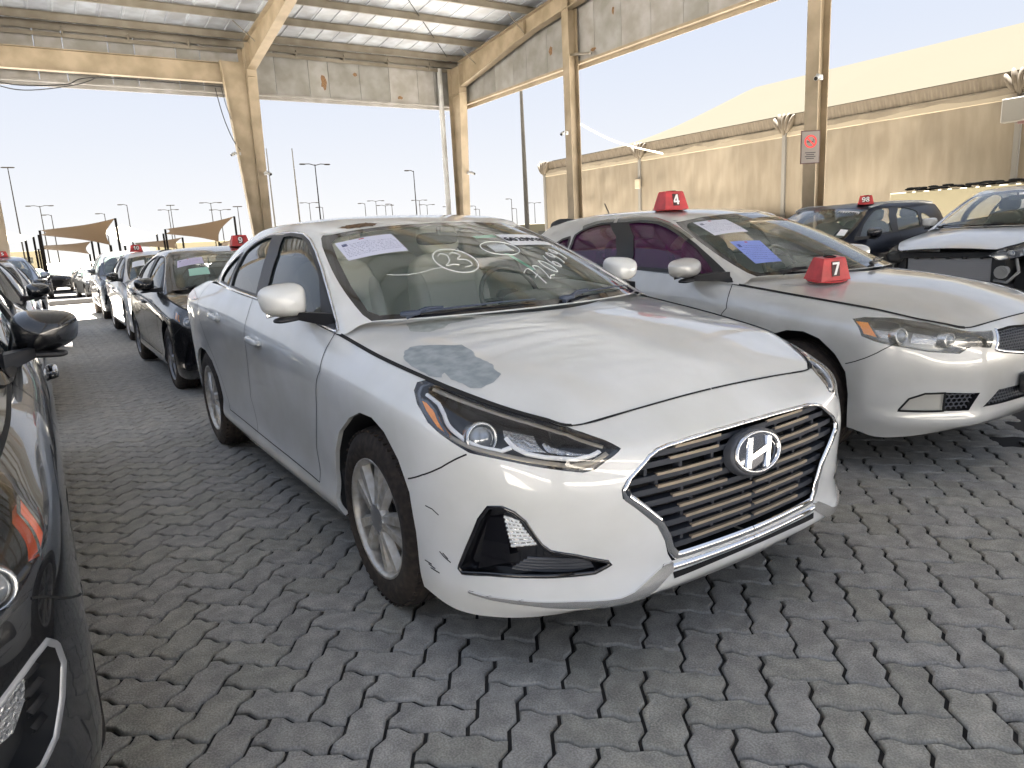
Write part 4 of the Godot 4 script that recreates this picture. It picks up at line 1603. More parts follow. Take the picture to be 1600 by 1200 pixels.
func lay_pavers(cam: Camera3D) -> void:
	var bed := Mb.new()
	bed.flat([Vector3(-17, -.016, -3), Vector3(13, -.016, -3), Vector3(13, -.016, 16), Vector3(-17, -.016, 16)], Vector3.UP)
	bed.flat([Vector3(-17, -.016 + yard_y(-28.7), -28.7), Vector3(13, -.016 + yard_y(-28.7), -28.7), Vector3(13, -.016, -3), Vector3(-17, -.016, -3)], Vector3.UP)
	var yard := struct("paved_yard", bed, M.joint)
	var meshes := []
	for k in 6: meshes.append(paver_mesh(40 + k))
	var O := Vector3(-.107, 0, .898)
	var e1 := Vector3(1, 0, 1).normalized() * PAV
	var e2 := Vector3(-1, 0, 1).normalized() * PAV
	var e1n := e1.normalized()
	var e2n := e2.normalized()
	var wear := FastNoiseLite.new()
	wear.seed = 5; wear.frequency = .35; wear.fractal_octaves = 3
	var tint := FastNoiseLite.new()
	tint.seed = 9; tint.frequency = .8
	var all := []
	var inv := cam.transform.affine_inverse()
	for i in range(-230, 110):
		for j in range(-210, 150):
			var c := posmod(i - j, 4)
			if c != 0 and c != 3: continue
			var org := O + e1 * i + e2 * j
			var ctr := org + (e1 + e2 * .5 if c == 0 else e1 * .5 + e2)
			if ctr.x < -6.5 or ctr.x > 9.5 or ctr.z > 2.6 or ctr.z < -28.6: continue
			if ctr.z < -12.0 and (ctr.x < -3.6 or ctr.x > 2.6): continue
			if ctr.x > 4.5 and ctr.z < -8.0: continue
			var q := inv * ctr
			var depth := -q.z
			var vis := 0.0
			if depth > .3 and absf(q.x / depth) < .70 and absf(q.y / depth) < .56: vis = 1.0 / depth
			if vis == 0.0 and ctr.z > -10.0 and ctr.distance_to(cam.position) > 5.0: continue
			if ctr.x > -.78 and ctr.x < .80 and ctr.z < .72 and ctr.z > -3.7: vis *= .02
			if ctr.x < -1.87 and ctr.z < .5: vis *= .02
			if ctr.x > 1.6 and ctr.z < .6: vis *= .02
			var b: Basis
			if c == 0: b = Basis(e1n, Vector3.UP, e2n)
			else: b = Basis(e2n, Vector3.UP, -e1n)
			var h1 := hash01(i, j, 1)
			var sink := (h1 - .6) * .004 + wear.get_noise_2d(ctr.x * 3.0, ctr.z * 3.0) * .004
			b = Basis(Vector3.RIGHT, (hash01(i, j, 2) - .5) * .012) * Basis(Vector3.BACK, (hash01(i, j, 3) - .5) * .012) * b
			var w := .5 + .5 * wear.get_noise_2d(ctr.x, ctr.z)
			var t := tint.get_noise_2d(ctr.x * 2.0, ctr.z * 2.0)
			var v := .54 + .07 * (h1 - .5) + .14 * (w - .5)
			var col := Color(v * (1.04 + .02 * t), v * .98, v * (.87 - .03 * t))
			all.append([vis, Transform3D(b, ctr + Vector3(0, sink + yard_y(ctr.z), 0)), col, int(hash01(i, j, 4) * 5.99)])
	all.sort_custom(func(a, b): return a[0] > b[0])
	var shades := []
	for k in 12:
		var m: StandardMaterial3D = M.paver.duplicate()
		m.vertex_color_use_as_albedo = false
		var v := lerpf(.46, .63, (k % 6) / 5.0)
		m.albedo_color = Color(v * 1.04, v * .98, v * (.88 if k < 6 else .84)).linear_to_srgb()
		shades.append(m)
	for k in mini(300, all.size()):
		var d = all[k]
		var mi := MeshInstance3D.new()
		mi.name = "paver" if k == 0 else "paver_%03d" % k
		mi.mesh = meshes[d[3]]
		mi.transform = d[1]
		var s := clampi(int(round((d[2].g - .46) / .17 * 5.0)), 0, 5)
		mi.material_override = shades[s + (6 if d[2].r / d[2].b > 1.20 else 0)]
		yard.add_child(mi)
	var groups := [[], [], [], [], [], []]
	for k in range(300, all.size()): groups[all[k][3]].append(all[k])
	for g in 6:
		var mm := MultiMesh.new()
		mm.transform_format = MultiMesh.TRANSFORM_3D
		mm.use_colors = true
		mm.mesh = meshes[g]
		mm.instance_count = groups[g].size()
		for k in groups[g].size():
			mm.set_instance_transform(k, groups[g][k][1])
			mm.set_instance_color(k, groups[g][k][2])
		var mi := MultiMeshInstance3D.new()
		mi.name = "paver_field" if g == 0 else "paver_field_%03d" % g
		mi.multimesh = mm
		mi.set_meta("kind", "stuff")
		yard.add_child(mi)

func lay_ground() -> void:
	var mb := Mb.new()
	var zs := [400.0, 16.0, -3.0, -30.5, -40.0, -900.0]
	var ys := [-.03, -.03, -.03, -.36, -.80, -.80]
	for i in 5:
		mb.flat([Vector3(-700, ys[i], zs[i]), Vector3(700, ys[i], zs[i]), Vector3(700, ys[i + 1], zs[i + 1]), Vector3(-700, ys[i + 1], zs[i + 1])], Vector3.UP)
	struct("ground", mb, M.ground)
	mb = Mb.new()
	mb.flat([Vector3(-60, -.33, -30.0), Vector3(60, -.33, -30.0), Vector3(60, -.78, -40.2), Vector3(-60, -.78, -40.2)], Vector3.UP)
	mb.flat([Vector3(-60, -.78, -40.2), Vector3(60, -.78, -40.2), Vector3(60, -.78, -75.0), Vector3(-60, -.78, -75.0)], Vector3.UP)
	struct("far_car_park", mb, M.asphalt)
	mb = Mb.new()
	for k in 22:
		var x := -16.5 + k * 1.35
		mb.box(Vector3(x, yard_y(-28.9) + .04, -28.9), Vector3(1.33, .20, .34), Basis.IDENTITY, .02)
	struct("kerb", mb, M.kerb)
	mb = Mb.new()
	mb.box(Vector3(-.35, yard_y(-28.6) + .11, -28.55), Vector3(2.2, .22, .16), Basis.IDENTITY, .03)
	single("wheel_stop", mb, M.dark_rubber, "dark wheel stop lying before the pale kerb at the end of the lane", "wheel stop")

# ---------------------------------------------------------------- the open shed
const EY := 1.303
func sh(x: float, y: float, z: float) -> Vector3:
	# shed and tent were measured at another distance; this sets their true size and place
	var e := Vector3(-1.79, 1.303, 2.3075)
	return e + (Vector3(x, y, z) - e) * 1.22

func beam(mb: Mb, p0: Vector3, p1: Vector3, depth_dir: Vector3, w: float, d0: float, d1: float, tf := .018, tw := .012) -> void:
	# I-section; depth_dir points from flange to flange, p0-p1 runs along the first flange
	var ax := (p1 - p0).normalized()
	var dd := (depth_dir - ax * depth_dir.dot(ax)).normalized()
	var sd := ax.cross(dd).normalized()
	var q := func(p: Vector3, a: float, b: float) -> Vector3: return p + sd * a + dd * b
	mb.hexa([q.call(p0, -w / 2, 0), q.call(p0, w / 2, 0), q.call(p0, w / 2, tf), q.call(p0, -w / 2, tf)], [q.call(p1, -w / 2, 0), q.call(p1, w / 2, 0), q.call(p1, w / 2, tf), q.call(p1, -w / 2, tf)])
	mb.hexa([q.call(p0, -w / 2, d0 - tf), q.call(p0, w / 2, d0 - tf), q.call(p0, w / 2, d0), q.call(p0, -w / 2, d0)], [q.call(p1, -w / 2, d1 - tf), q.call(p1, w / 2, d1 - tf), q.call(p1, w / 2, d1), q.call(p1, -w / 2, d1)])
	mb.hexa([q.call(p0, -tw / 2, tf + .002), q.call(p0, tw / 2, tf + .002), q.call(p0, tw / 2, d0 - tf - .002), q.call(p0, -tw / 2, d0 - tf - .002)], [q.call(p1, -tw / 2, tf + .002), q.call(p1, tw / 2, tf + .002), q.call(p1, tw / 2, d1 - tf - .002), q.call(p1, -tw / 2, d1 - tf - .002)])

func build_shed() -> void:
	var S := thing("open_shed", "open sided steel shed with tan columns and grey sheet eaves", "shed")
	var ZE := -20.0        # far eave
	var XG := 11.25        # gable on the right
	var XL := -2.5  # left end, out of view; drawn in to let light reach the cars
	var ZN := 3.6  # near eave, out of view; placed to let more light under the roof
	var YB := 5.80
	var YT := 7.02
	var ZR := -6.5         # ridge
	var slope := .092
	var roof := func(z: float) -> float: return YT + .10 + slope * (z - ZE) if z < ZR else YT + .10 + slope * (ZR - ZE) - slope * (z - ZR)
	var cols := [4.15, 10.95, -2.3]
	for x in cols:
		for e in [-1.0, 1.0]:
			var z0: float = ZE + .22 if e < 0 else ZN - .22
			var mb := Mb.new()
			beam(mb, Vector3(x, 0.02, z0), Vector3(x, YT - .1, z0), Vector3(0, 0, -e), .27, .36, .80)
			mb.box(Vector3(x, .015, z0 - e * .18), Vector3(.40, .03, .55), Basis.IDENTITY, .004)
			# stiffeners where the rafter meets the column
			mb.box(Vector3(x, YB + .25, z0 - e * .42), Vector3(.20, .012, .80))
			part("column", mb, M.tan_paint, S)
	for x in cols:
		for e in [-1.0, 1.0]:
			var mb := Mb.new()
			var z0: float = ZE + .9 if e < 0 else ZN - .9
			var zk: float = ZE + 5.0 if e < 0 else ZN - 5.0
			var a := Vector3(x, roof.call(z0) - .20, z0)
			var b := Vector3(x, roof.call(zk) - .20, zk)
			var c := Vector3(x, roof.call(ZR) - .20, ZR)
			beam(mb, a, b, Vector3.DOWN, .25, .78, .46)
			beam(mb, b, c, Vector3.DOWN, .25, .46, .46)
			for k in 3:
				var zz: float = lerpf(z0, ZR, .3 + .3 * k)
				mb.box(Vector3(x, roof.call(zz) - .44, zz), Vector3(.20, .40, .012))
			part("rafter", mb, M.tan_paint, S)
	# purlins along x, on top of the rafters
	var z := ZE + .25
	var k := 0
	while z < ZN - .1:
		var mb := Mb.new()
		var y: float = roof.call(z)
		var x0 := XL
		mb.box(Vector3((XG + XL) / 2, y - .10, z), Vector3(XG - XL - .05, .19, .010))
		mb.box(Vector3((XG + XL) / 2, y - .013, z + .034), Vector3(XG - XL - .05, .008, .058))
		mb.box(Vector3((XG + XL) / 2, y - .193, z + .034), Vector3(XG - XL - .05, .008, .058))
		part("purlin", mb, M.purlin, S)
		k += 1
		z += 1.35 if k > 1 else .62
	# roof sheets with ribs along z
	for i in 28:
		var x0 := XL + (XG + .25 - XL) * i / 28.0
		var x1 := XL + (XG + .25 - XL) * (i + 1) / 28.0
		for e in [[ZE - .25, ZR], [ZR, ZN + .25]]:
			var mb := Mb.new()
			var h0: float = roof.call(e[0])
			var h1: float = roof.call(e[1])
			var lap := .004 if i % 2 else .0
			mb.hexa([Vector3(x0, h0 + lap, e[0]), Vector3(x1 + .02, h0 + lap, e[0]), Vector3(x1 + .02, h0 + .05 + lap, e[0]), Vector3(x0, h0 + .05 + lap, e[0])], [Vector3(x0, h1 + lap, e[1]), Vector3(x1 + .02, h1 + lap, e[1]), Vector3(x1 + .02, h1 + .05 + lap, e[1]), Vector3(x0, h1 + .05 + lap, e[1])])
			for r in 1:
				var xr := lerpf(x0, x1, (r + .5) / 3.0)
				mb.hexa([Vector3(xr - .02, h0 - .016, e[0]), Vector3(xr + .02, h0 - .016, e[0]), Vector3(xr + .03, h0 - .001, e[0]), Vector3(xr - .03, h0 - .001, e[0])], [Vector3(xr - .02, h1 - .016, e[1]), Vector3(xr + .02, h1 - .016, e[1]), Vector3(xr + .03, h1 - .001, e[1]), Vector3(xr - .03, h1 - .001, e[1])])
			part("roof_sheet", mb, M.roof_foil if i % 3 else M.roof_foil_b, S)
	# sheet panels of the far eave
	var r := RandomNumberGenerator.new()
	r.seed = 21
	var x := XL
	while x < XG - .1:
		var w := minf(1.02 if r.randf() < .7 else .62, XG - x)
		var mb := Mb.new()
		mb.box(Vector3(x + w / 2, (YB + YT) / 2, ZE), Vector3(w - .014, YT - YB, .05), Basis.IDENTITY, .004)
		part("eave_panel", mb, [M.sheet_a, M.sheet_b, M.sheet_c][r.randi() % 3], S)
		mb = Mb.new()
		mb.box(Vector3(x + w / 2, (YB + YT) / 2 - .1, ZN), Vector3(w - .014, YT - YB - .2, .05), Basis.IDENTITY, .004)
		part("eave_panel", mb, M.sheet_a, S)
		x += w
	var mb2 := Mb.new()
	mb2.box(Vector3((XG + XL) / 2, YB - .03, ZE + .01), Vector3(XG - XL, .05, .13), Basis.IDENTITY, .006)
	mb2.box(Vector3((XG + XL) / 2, YB - .09, ZE - .07), Vector3(XG - XL, .11, .04), Basis.IDENTITY, .006)
	part("eave_sill", mb2, M.sheet_c, S)
	mb2 = Mb.new()
	mb2.box(Vector3((XG + XL) / 2, YT - .16, ZE + .20), Vector3(XG - XL - .1, .10, .012))
	for i in 9: mb2.box(Vector3(XL + .8 + i * 1.48, YT - .03, ZE + .16), Vector3(.03, .20, .25), Basis(Vector3.RIGHT, .5))
	part("eave_girt", mb2, M.purlin, S)
	# gable panels on the right, up to the roof slope
	z = ZE + .06
	while z < ZN:
		var w := 1.02 if r.randf() < .7 else .7
		var z1 := minf(z + w, ZN)
		var h0: float = roof.call(z) - .005
		var h1: float = roof.call(z1) - .005
		var mb := Mb.new()
		mb.hexa([Vector3(XG, YB, z + .006), Vector3(XG + .05, YB, z + .006), Vector3(XG + .05, h0, z + .006), Vector3(XG, h0, z + .006)], [Vector3(XG, YB, z1 - .006), Vector3(XG + .05, YB, z1 - .006), Vector3(XG + .05, h1, z1 - .006), Vector3(XG, h1, z1 - .006)])
		part("gable_panel", mb, [M.sheet_a, M.sheet_b, M.sheet_c][r.randi() % 3], S)
		z = z1
	mb2 = Mb.new()
	mb2.box(Vector3(XG + .02, YB - .04, (ZE + ZN) / 2), Vector3(.16, .07, ZN - ZE), Basis.IDENTITY, .006)
	mb2.box(Vector3(XG + .09, YB - .12, (ZE + ZN) / 2), Vector3(.02, .12, ZN - ZE), Basis.IDENTITY, .004)
	part("gable_sill", mb2, M.tan_paint, S)
	for zc in [-13.45, -6.15, 1.2]:
		var mb := Mb.new()
		beam(mb, Vector3(XG - .40, .02, zc), Vector3(XG - .40, roof.call(zc) - .25, zc), Vector3.RIGHT, .27, .32, .32)
		part("gable_column", mb, M.tan_paint, S)
		mb = Mb.new()
		mb.box(Vector3(XG - .24, YB + .10, zc + .42), Vector3(.05, .05, .8), Basis(Vector3.RIGHT, .16))
		part("gable_brace", mb, M.purlin, S)
	# lintel in the left bay
	mb2 = Mb.new()
	beam(mb2, Vector3(-2.4, 6.42, ZE + .62), Vector3(4.02, 6.42, ZE + .62), Vector3.DOWN, .20, .52, .52)
	part("lintel_beam", mb2, M.tan_paint, S)
	mb2 = Mb.new()
	beam(mb2, Vector3(4.02, .02, ZE + .80), Vector3(4.02, 6.44, ZE + .80), Vector3.LEFT, .20, .20, .66)
	part("portal_leg", mb2, M.tan_paint, S)
	# flange braces from the purlins to the rafters
	mb2 = Mb.new()
	for xx in [4.15, 10.95, -2.3]:
		for zz in [ZE + 2.0, ZE + 4.7, ZE + 7.4]:
			for sd in [-1.0, 1.0]:
				if xx > 10 and sd > 0: continue
				mb2.tube([Vector3(xx + sd * .10, roof.call(zz) - .60, zz), Vector3(xx + sd * .62, roof.call(zz) - .14, zz)], .014, 5)
	part("flange_braces", mb2, M.purlin, S)
	# slack tie rods under the roof
	for t in [[Vector3(-2.3, 7.4, ZE + .5), Vector3(4.0, 8.0, ZE + 8.0), M.pale_rope], [Vector3(4.1, 7.2, ZE + .6), Vector3(-2.3, 8.1, ZE + 8.0), M.pale_rope], [Vector3(4.3, 7.9, ZE + 8), Vector3(10.8, 7.1, ZE + .5), M.gap], [Vector3(4.25, 7.2, ZE + .5), Vector3(10.9, 8.1, ZE + 8.0), M.gap]]:
		var mb := Mb.new()
		mb.tube([t[0], (t[0] + t[1]) / 2 - Vector3(0, .05, 0), t[1]], .013, 6)
		part("tie_rod", mb, t[2], S)
	# downpipe at the corner
	mb2 = Mb.new()
	mb2.tube([Vector3(10.55, .05, ZE + .16), Vector3(10.55, YT - .1, ZE + .16)], .085, 14)
	for y in [1.2, 2.6, 4.0, 5.4]: mb2.tube([Vector3(10.55, y, ZE + .16), Vector3(10.55, y + .05, ZE + .16)], .10, 14)
	part("downpipe", mb2, M.galv, S)
	# rust patches on the panels
	var rr := RandomNumberGenerator.new()
	rr.seed = 4
	var rp := [[Vector3(6.55, 6.25, ZE + .028), .10, .24], [Vector3(7.6, 6.55, ZE + .028), .08, .07], [Vector3(9.1, 5.95, ZE + .028), .10, .06]]
	for p in rp:
		var mb := Mb.new()
		var pts := []
		for i in 12:
			var a := TAU * i / 12
			pts.append(p[0] + Vector3(cos(a) * p[1] * rr.randf_range(.6, 1.1), sin(a) * p[2] * rr.randf_range(.6, 1.1), 0))
		mb.flat(pts, Vector3.BACK)
		part("rust_patch", mb, M.rust_stain, S)
	for p in [[-14.6, 6.35, .10, .15], [-12.0, 6.7, .05, .10], [-12.8, 5.98, .12, .05]]:
		var mb := Mb.new()
		var pts := []
		for i in 12:
			var a := TAU * i / 12
			pts.append(Vector3(XG - .003, p[1] + sin(a) * p[3] * rr.randf_range(.6, 1.1), p[0] + cos(a) * p[2] * rr.randf_range(.6, 1.1)))
		mb.flat(pts, Vector3.LEFT)
		part("rust_patch", mb, M.rust_stain, S)

func camera_dome(at: Vector3, label: String, dir := Vector3.BACK) -> void:
	var o := thing("security_camera", label, "camera", at, 0, "security cameras on the shed columns")
	var mb := Mb.new()
	mb.box(Vector3.ZERO, Vector3(.09, .09, .05), Basis.IDENTITY, .01)
	mb.tube([Vector3.ZERO, dir * .12 + Vector3(0, .02, 0)], .014, 8)
	part("bracket", mb, M.galv, o)
	mb = Mb.new()
	mb.tube([dir * .10 + Vector3(-.04, .02, 0), dir * .13 + Vector3(.02, .01, .02), dir * .28 + Vector3(.05, -.05, .05)], [.035, .042, .042], 12)
	part("housing", mb, M.galv, o)
	mb = Mb.new()
	mb.tube([dir * .275 + Vector3(.049, -.049, .049), dir * .285 + Vector3(.051, -.052, .052)], .034, 12)
	part("lens", mb, M.black_hole, o)

func cable(path: Array, r: float, m: Material, label: String, called := "cable") -> void:
	var mb := Mb.new()
	var pts := []
	for i in path.size() - 1:
		var p0: Vector3 = path[maxi(i - 1, 0)]
		var p3: Vector3 = path[mini(i + 2, path.size() - 1)]
		for k in 8: pts.append(path[i].cubic_interpolate(path[i + 1], p0, p3, k / 8.0))
	pts.append(path[-1])
	mb.tube(pts, r, 6)
	single(called, mb, m, label, "cable")

func shed_fittings() -> void:
	# no-smoking board on the gable column
	var o := thing("no_smoking_sign", "white no smoking board with red ring on the shed's right column", "sign", Vector3(10.83, 2.66, -6.0))
	o.rotation.y = -.55
	var mb := Mb.new()
	mb.box(Vector3(-.13, 0, .03), Vector3(.37, .60, .012), Basis.IDENTITY, .003)
	part("board", mb, M.label_dark, o)
	mb = Mb.new()
	mb.box(Vector3(-.13, 0, .036), Vector3(.335, .565, .010), Basis.IDENTITY, .003)
	part("face", mb, M.sign_face, o)
	mb = Mb.new()
	var xf := Transform3D(Basis(Vector3.RIGHT, PI / 2), Vector3(-.13, .10, .042))
	mb.lathe([Vector2(.118, .0), Vector2(.118, .004), Vector2(.088, .004), Vector2(.088, .0)], xf, 32, true)
	mb.box(Vector3(-.13, .10, .0445), Vector3(.2, .026, .004), Basis(Vector3.BACK, -PI / 4))
	part("red_ring", mb, M.sign_red, o)
	mb = Mb.new()
	mb.box(Vector3(-.14, .095, .0425), Vector3(.125, .022, .003))
	mb.tube([Vector3(-.085, .11, .043), Vector3(-.075, .13, .043), Vector3(-.09, .145, .043)], .005, 5)
	for k in 4:
		mb.box(Vector3(-.13, -.10 - k * .035, .0425), Vector3(.20 - .05 * (k % 2), .014, .003))
	part("print", mb, M.ink, o)
	camera_dome(Vector3(3.58, 4.0, -19.2), "small white camera on the left edge of the tapered column", Vector3.LEFT)
	camera_dome(Vector3(4.22, 3.45, -19.1), "small white camera on the inner flange of the tapered column")
	camera_dome(Vector3(11.05, 3.5, -19.2), "small white camera low on the corner column")
	camera_dome(Vector3(10.68, 3.95, -13.3), "small white camera on the middle column of the gable", Vector3.LEFT)
	camera_dome(Vector3(10.9, 3.9, -6.0), "small white camera above the no smoking board", Vector3.LEFT)
	# floodlight under the roof
	var f := thing("floodlight", "grey box floodlight hanging under the roof between two rafters", "floodlight", Vector3(6.9, 7.75, -13.3))
	mb = Mb.new()
	mb.box(Vector3.ZERO, Vector3(.46, .16, .30), Basis(Vector3.RIGHT, .35), .03)
	part("housing", mb, M.galv, f)
	mb = Mb.new()
	mb.box(Vector3(0, -.085, .03), Vector3(.38, .01, .22), Basis(Vector3.RIGHT, .35))
	part("glass", mb, M.facet_dull, f)
	mb = Mb.new()
	mb.box(Vector3(-.25, .10, 0), Vector3(.02, .26, .05)); mb.box(Vector3(.25, .10, 0), Vector3(.02, .26, .05))
	part("bracket", mb, M.galv, f)
	cable([Vector3(-2.4, 5.95, -19.6), Vector3(-1.6, 5.55, -19.4), Vector3(-.4, 5.60, -19.4), Vector3(.4, 5.85, -19.55), Vector3(3.6, 5.84, -19.6)], .016, M.dark_rubber, "black cable sagging under the left eave")
	cable([Vector3(-2.4, 5.78, -19.6), Vector3(-1.4, 5.42, -19.4), Vector3(-.2, 5.6, -19.4), Vector3(.4, 5.86, -19.5)], .013, M.dark_rubber, "lower black cable sagging under the left eave")
	cable([Vector3(3.25, 5.8, -19.6), Vector3(3.30, 5.0, -19.3), Vector3(3.45, 4.4, -19.2), Vector3(3.62, 4.1, -19.2)], .012, M.dark_rubber, "black cable hanging beside the tapered column down to the camera")
	cable([Vector3(3.34, 5.8, -19.3), Vector3(3.36, 5.3, -19.1), Vector3(3.46, 4.9, -19.1)], .010, M.dark_rubber, "short black cable end beside the tapered column")
	cable([Vector3(10.9, 4.4, -13.5), Vector3(13.0, 3.9, -14.0), Vector3(16.5, 3.8, -15.5), Vector3(20.8, 4.55, -20.2)], .02, M.pale_rope, "pale cable slung from the gable column to the tent")

# ---------------------------------------------------------------- the big tent
func build_tent() -> void:
	var T := thing("storage_tent", "long beige fabric storage tent with sunlit cream roof", "tent")
	var X := 21.1
	var posts := [-28.3, -21.3, -14.0, -6.7, .6]
	var ye := 4.57
	var z0 := -27.6
	var z1 := 9.0
	var ridge := 7.55
	var xr := X + 6.5
	var mb := Mb.new()
	# roof skin, slightly sagging between the frames
	var n := 60
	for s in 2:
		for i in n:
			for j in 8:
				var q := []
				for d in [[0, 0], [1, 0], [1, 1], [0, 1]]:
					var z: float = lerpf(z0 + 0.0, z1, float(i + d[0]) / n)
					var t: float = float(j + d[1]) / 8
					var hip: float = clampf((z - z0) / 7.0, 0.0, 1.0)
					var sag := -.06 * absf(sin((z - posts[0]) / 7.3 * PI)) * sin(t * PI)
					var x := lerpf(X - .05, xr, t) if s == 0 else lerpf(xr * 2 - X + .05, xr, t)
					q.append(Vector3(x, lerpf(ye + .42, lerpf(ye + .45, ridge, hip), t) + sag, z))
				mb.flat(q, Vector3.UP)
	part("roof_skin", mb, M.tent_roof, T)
	for i in posts.size() - 1:
		mb = Mb.new()
		# wall panel with soft folds
		var za: float = posts[i] + .08
		var zb: float = posts[i + 1] - .08
		var nx := 26
		var ny := 10
		var ids := []
		var nz := FastNoiseLite.new()
		nz.seed = 60 + i
		nz.frequency = .6
		for a in nx + 1:
			for b in ny + 1:
				var z := lerpf(za, zb, float(a) / nx)
				var y := lerpf(-.8, ye - .02, float(b) / ny)
				var f := func(zz: float, yy: float) -> float: return nz.get_noise_2d(zz * .6, yy * 2.2) * .06 * sin(clampf((zz - za) / (zb - za), 0, 1) * PI)
				var x: float = X + f.call(z, y)
				var nn := Vector3(-1, (f.call(z, y + .05) - x + X) / .05, (f.call(z + .05, y) - x + X) / .05).normalized()
				ids.append(mb.vert(Vector3(x, y, z), nn, Vector2(z, y)))
		for a in nx:
			for b in ny:
				var k := a * (ny + 1) + b
				mb.quad(ids[k], ids[k + ny + 1], ids[k + ny + 2], ids[k + 1])
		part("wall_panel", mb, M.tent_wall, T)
		# eave: dark slanting band, light hem below it
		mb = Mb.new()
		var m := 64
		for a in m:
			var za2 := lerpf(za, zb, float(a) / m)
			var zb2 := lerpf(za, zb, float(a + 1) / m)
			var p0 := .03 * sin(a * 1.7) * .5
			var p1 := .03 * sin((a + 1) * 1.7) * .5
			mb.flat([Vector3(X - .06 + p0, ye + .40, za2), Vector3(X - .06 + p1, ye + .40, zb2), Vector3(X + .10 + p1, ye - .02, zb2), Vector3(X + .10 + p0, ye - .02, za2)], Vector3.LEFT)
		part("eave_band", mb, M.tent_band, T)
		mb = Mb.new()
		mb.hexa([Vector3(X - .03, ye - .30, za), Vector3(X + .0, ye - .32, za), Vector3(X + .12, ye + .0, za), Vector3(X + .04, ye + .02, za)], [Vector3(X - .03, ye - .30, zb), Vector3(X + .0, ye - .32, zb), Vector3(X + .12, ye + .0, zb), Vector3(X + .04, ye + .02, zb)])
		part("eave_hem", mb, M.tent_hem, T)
	for i in posts.size():
		var z: float = posts[i]
		mb = Mb.new()
		mb.box(Vector3(X - .02, (ye - .8) / 2, z), Vector3(.10, ye + .8, .14), Basis.IDENTITY, .01)
		part("post", mb, M.tent_post, T)
		mb = Mb.new()
		for k in 5:
			superbox(mb, Vector3(X - .07, ye + .10 + .06 * (k % 2), z - .26 + k * .13), Vector3(.22, .62 + .06 * (k % 3), .17), Basis(Vector3.RIGHT, .25 * (k - 2)), .9, 12, 8)
		part("gathered_cloth", mb, M.tent_band, T)
	# gable end
	mb = Mb.new()
	mb.flat([Vector3(X, -.8, z0), Vector3(xr * 2 - X, -.8, z0), Vector3(xr * 2 - X, ye + .4, z0), Vector3(X, ye + .4, z0)], Vector3.FORWARD)
	part("end_wall", mb, M.tent_wall, T)
	mb = Mb.new()
	mb.box(Vector3(X - .3, .5, -15.0), Vector3(.5, 1.6, 2.4), Basis.IDENTITY, .05)
	mb.box(Vector3(X - .35, 1.36, -14.8), Vector3(.7, .10, 2.8), Basis.IDENTITY, .03)
	single("stacked_panel_pile", mb, M.tent_hem, "low pile of pale folded sheeting at the tent's foot behind the silver car", "sheeting pile")
	var b := thing("meter_box", "grey metal box on the tent post at the right edge", "box", Vector3(X - .18, 3.95, -6.6))
	mb = Mb.new()
	mb.box(Vector3.ZERO, Vector3(.26, .62, .86), Basis.IDENTITY, .02)
	part("case", mb, M.tent_post, b)
	mb = Mb.new()
	mb.box(Vector3(0, -.34, .1), Vector3(.08, .08, .3), Basis.IDENTITY, .01)
	part("cable_gland", mb, M.label_dark, b)
	mb = Mb.new()
	mb.box(Vector3(X - .14, 3.3, -21.3), Vector3(.12, .42, .30), Basis.IDENTITY, .03)
	single("wall_lamp", mb, M.tent_hem, "small pale lamp box on the second tent post", "lamp box")
	# low store room behind the damaged cars
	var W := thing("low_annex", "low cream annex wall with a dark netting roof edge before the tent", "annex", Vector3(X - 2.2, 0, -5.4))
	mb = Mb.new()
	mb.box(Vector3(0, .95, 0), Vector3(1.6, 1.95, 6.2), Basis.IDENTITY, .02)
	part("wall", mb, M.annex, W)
	mb = Mb.new()
	for k in 40: superbox(mb, Vector3(-.75 + .3 * sin(k * 2.1), 1.99 + .03 * sin(k * 1.3), -2.6 + k * .1), Vector3(.3, .06, .18), Basis(Vector3.UP, k * .7), .8, 8, 6)
	part("netting", mb, M.dark_net, W)

# ---------------------------------------------------------------- shade sails and lamp posts far behind
func sail(p: Array, label: String, m: Material) -> void:
	var o := thing("shade_sail", label, "shade sail", Vector3.ZERO, 0, "shade sails over the far car park")
	var mb := Mb.new()
	var n := 10
	var ids := []
	for i in n + 1:
		for j in n + 1:
			var u := float(i) / n
			var w := float(j) / n
			# edges drawn inwards between the corners
			var uu := u + .09 * sin(w * PI) * (1.0 - 2.0 * u)
			var ww := w + .09 * sin(u * PI) * (1.0 - 2.0 * w)
			var q: Vector3 = p[0].lerp(p[1], uu).lerp(p[3].lerp(p[2], uu), ww)
			ids.append(mb.vert(q, Vector3.UP))
	for i in n:
		for j in n:
			var k := i * (n + 1) + j
			mb.quad(ids[k], ids[k + n + 1], ids[k + n + 2], ids[k + 1])
	for i in n + 1:
		for j in n + 1:
			var a: Vector3 = mb.v[ids[mini(i + 1, n) * (n + 1) + j]] - mb.v[ids[maxi(i - 1, 0) * (n + 1) + j]]
			var b: Vector3 = mb.v[ids[i * (n + 1) + mini(j + 1, n)]] - mb.v[ids[i * (n + 1) + maxi(j - 1, 0)]]
			var nn := a.cross(b).normalized()
			mb.n[ids[i * (n + 1) + j]] = nn if nn.y > 0 else -nn
	part("cloth", mb, m, o)
	for c in p:
		mb = Mb.new()
		mb.tube([Vector3(c.x, -.8, c.z), c], .06, 8)
		part("post", mb, M.mast_steel, o)

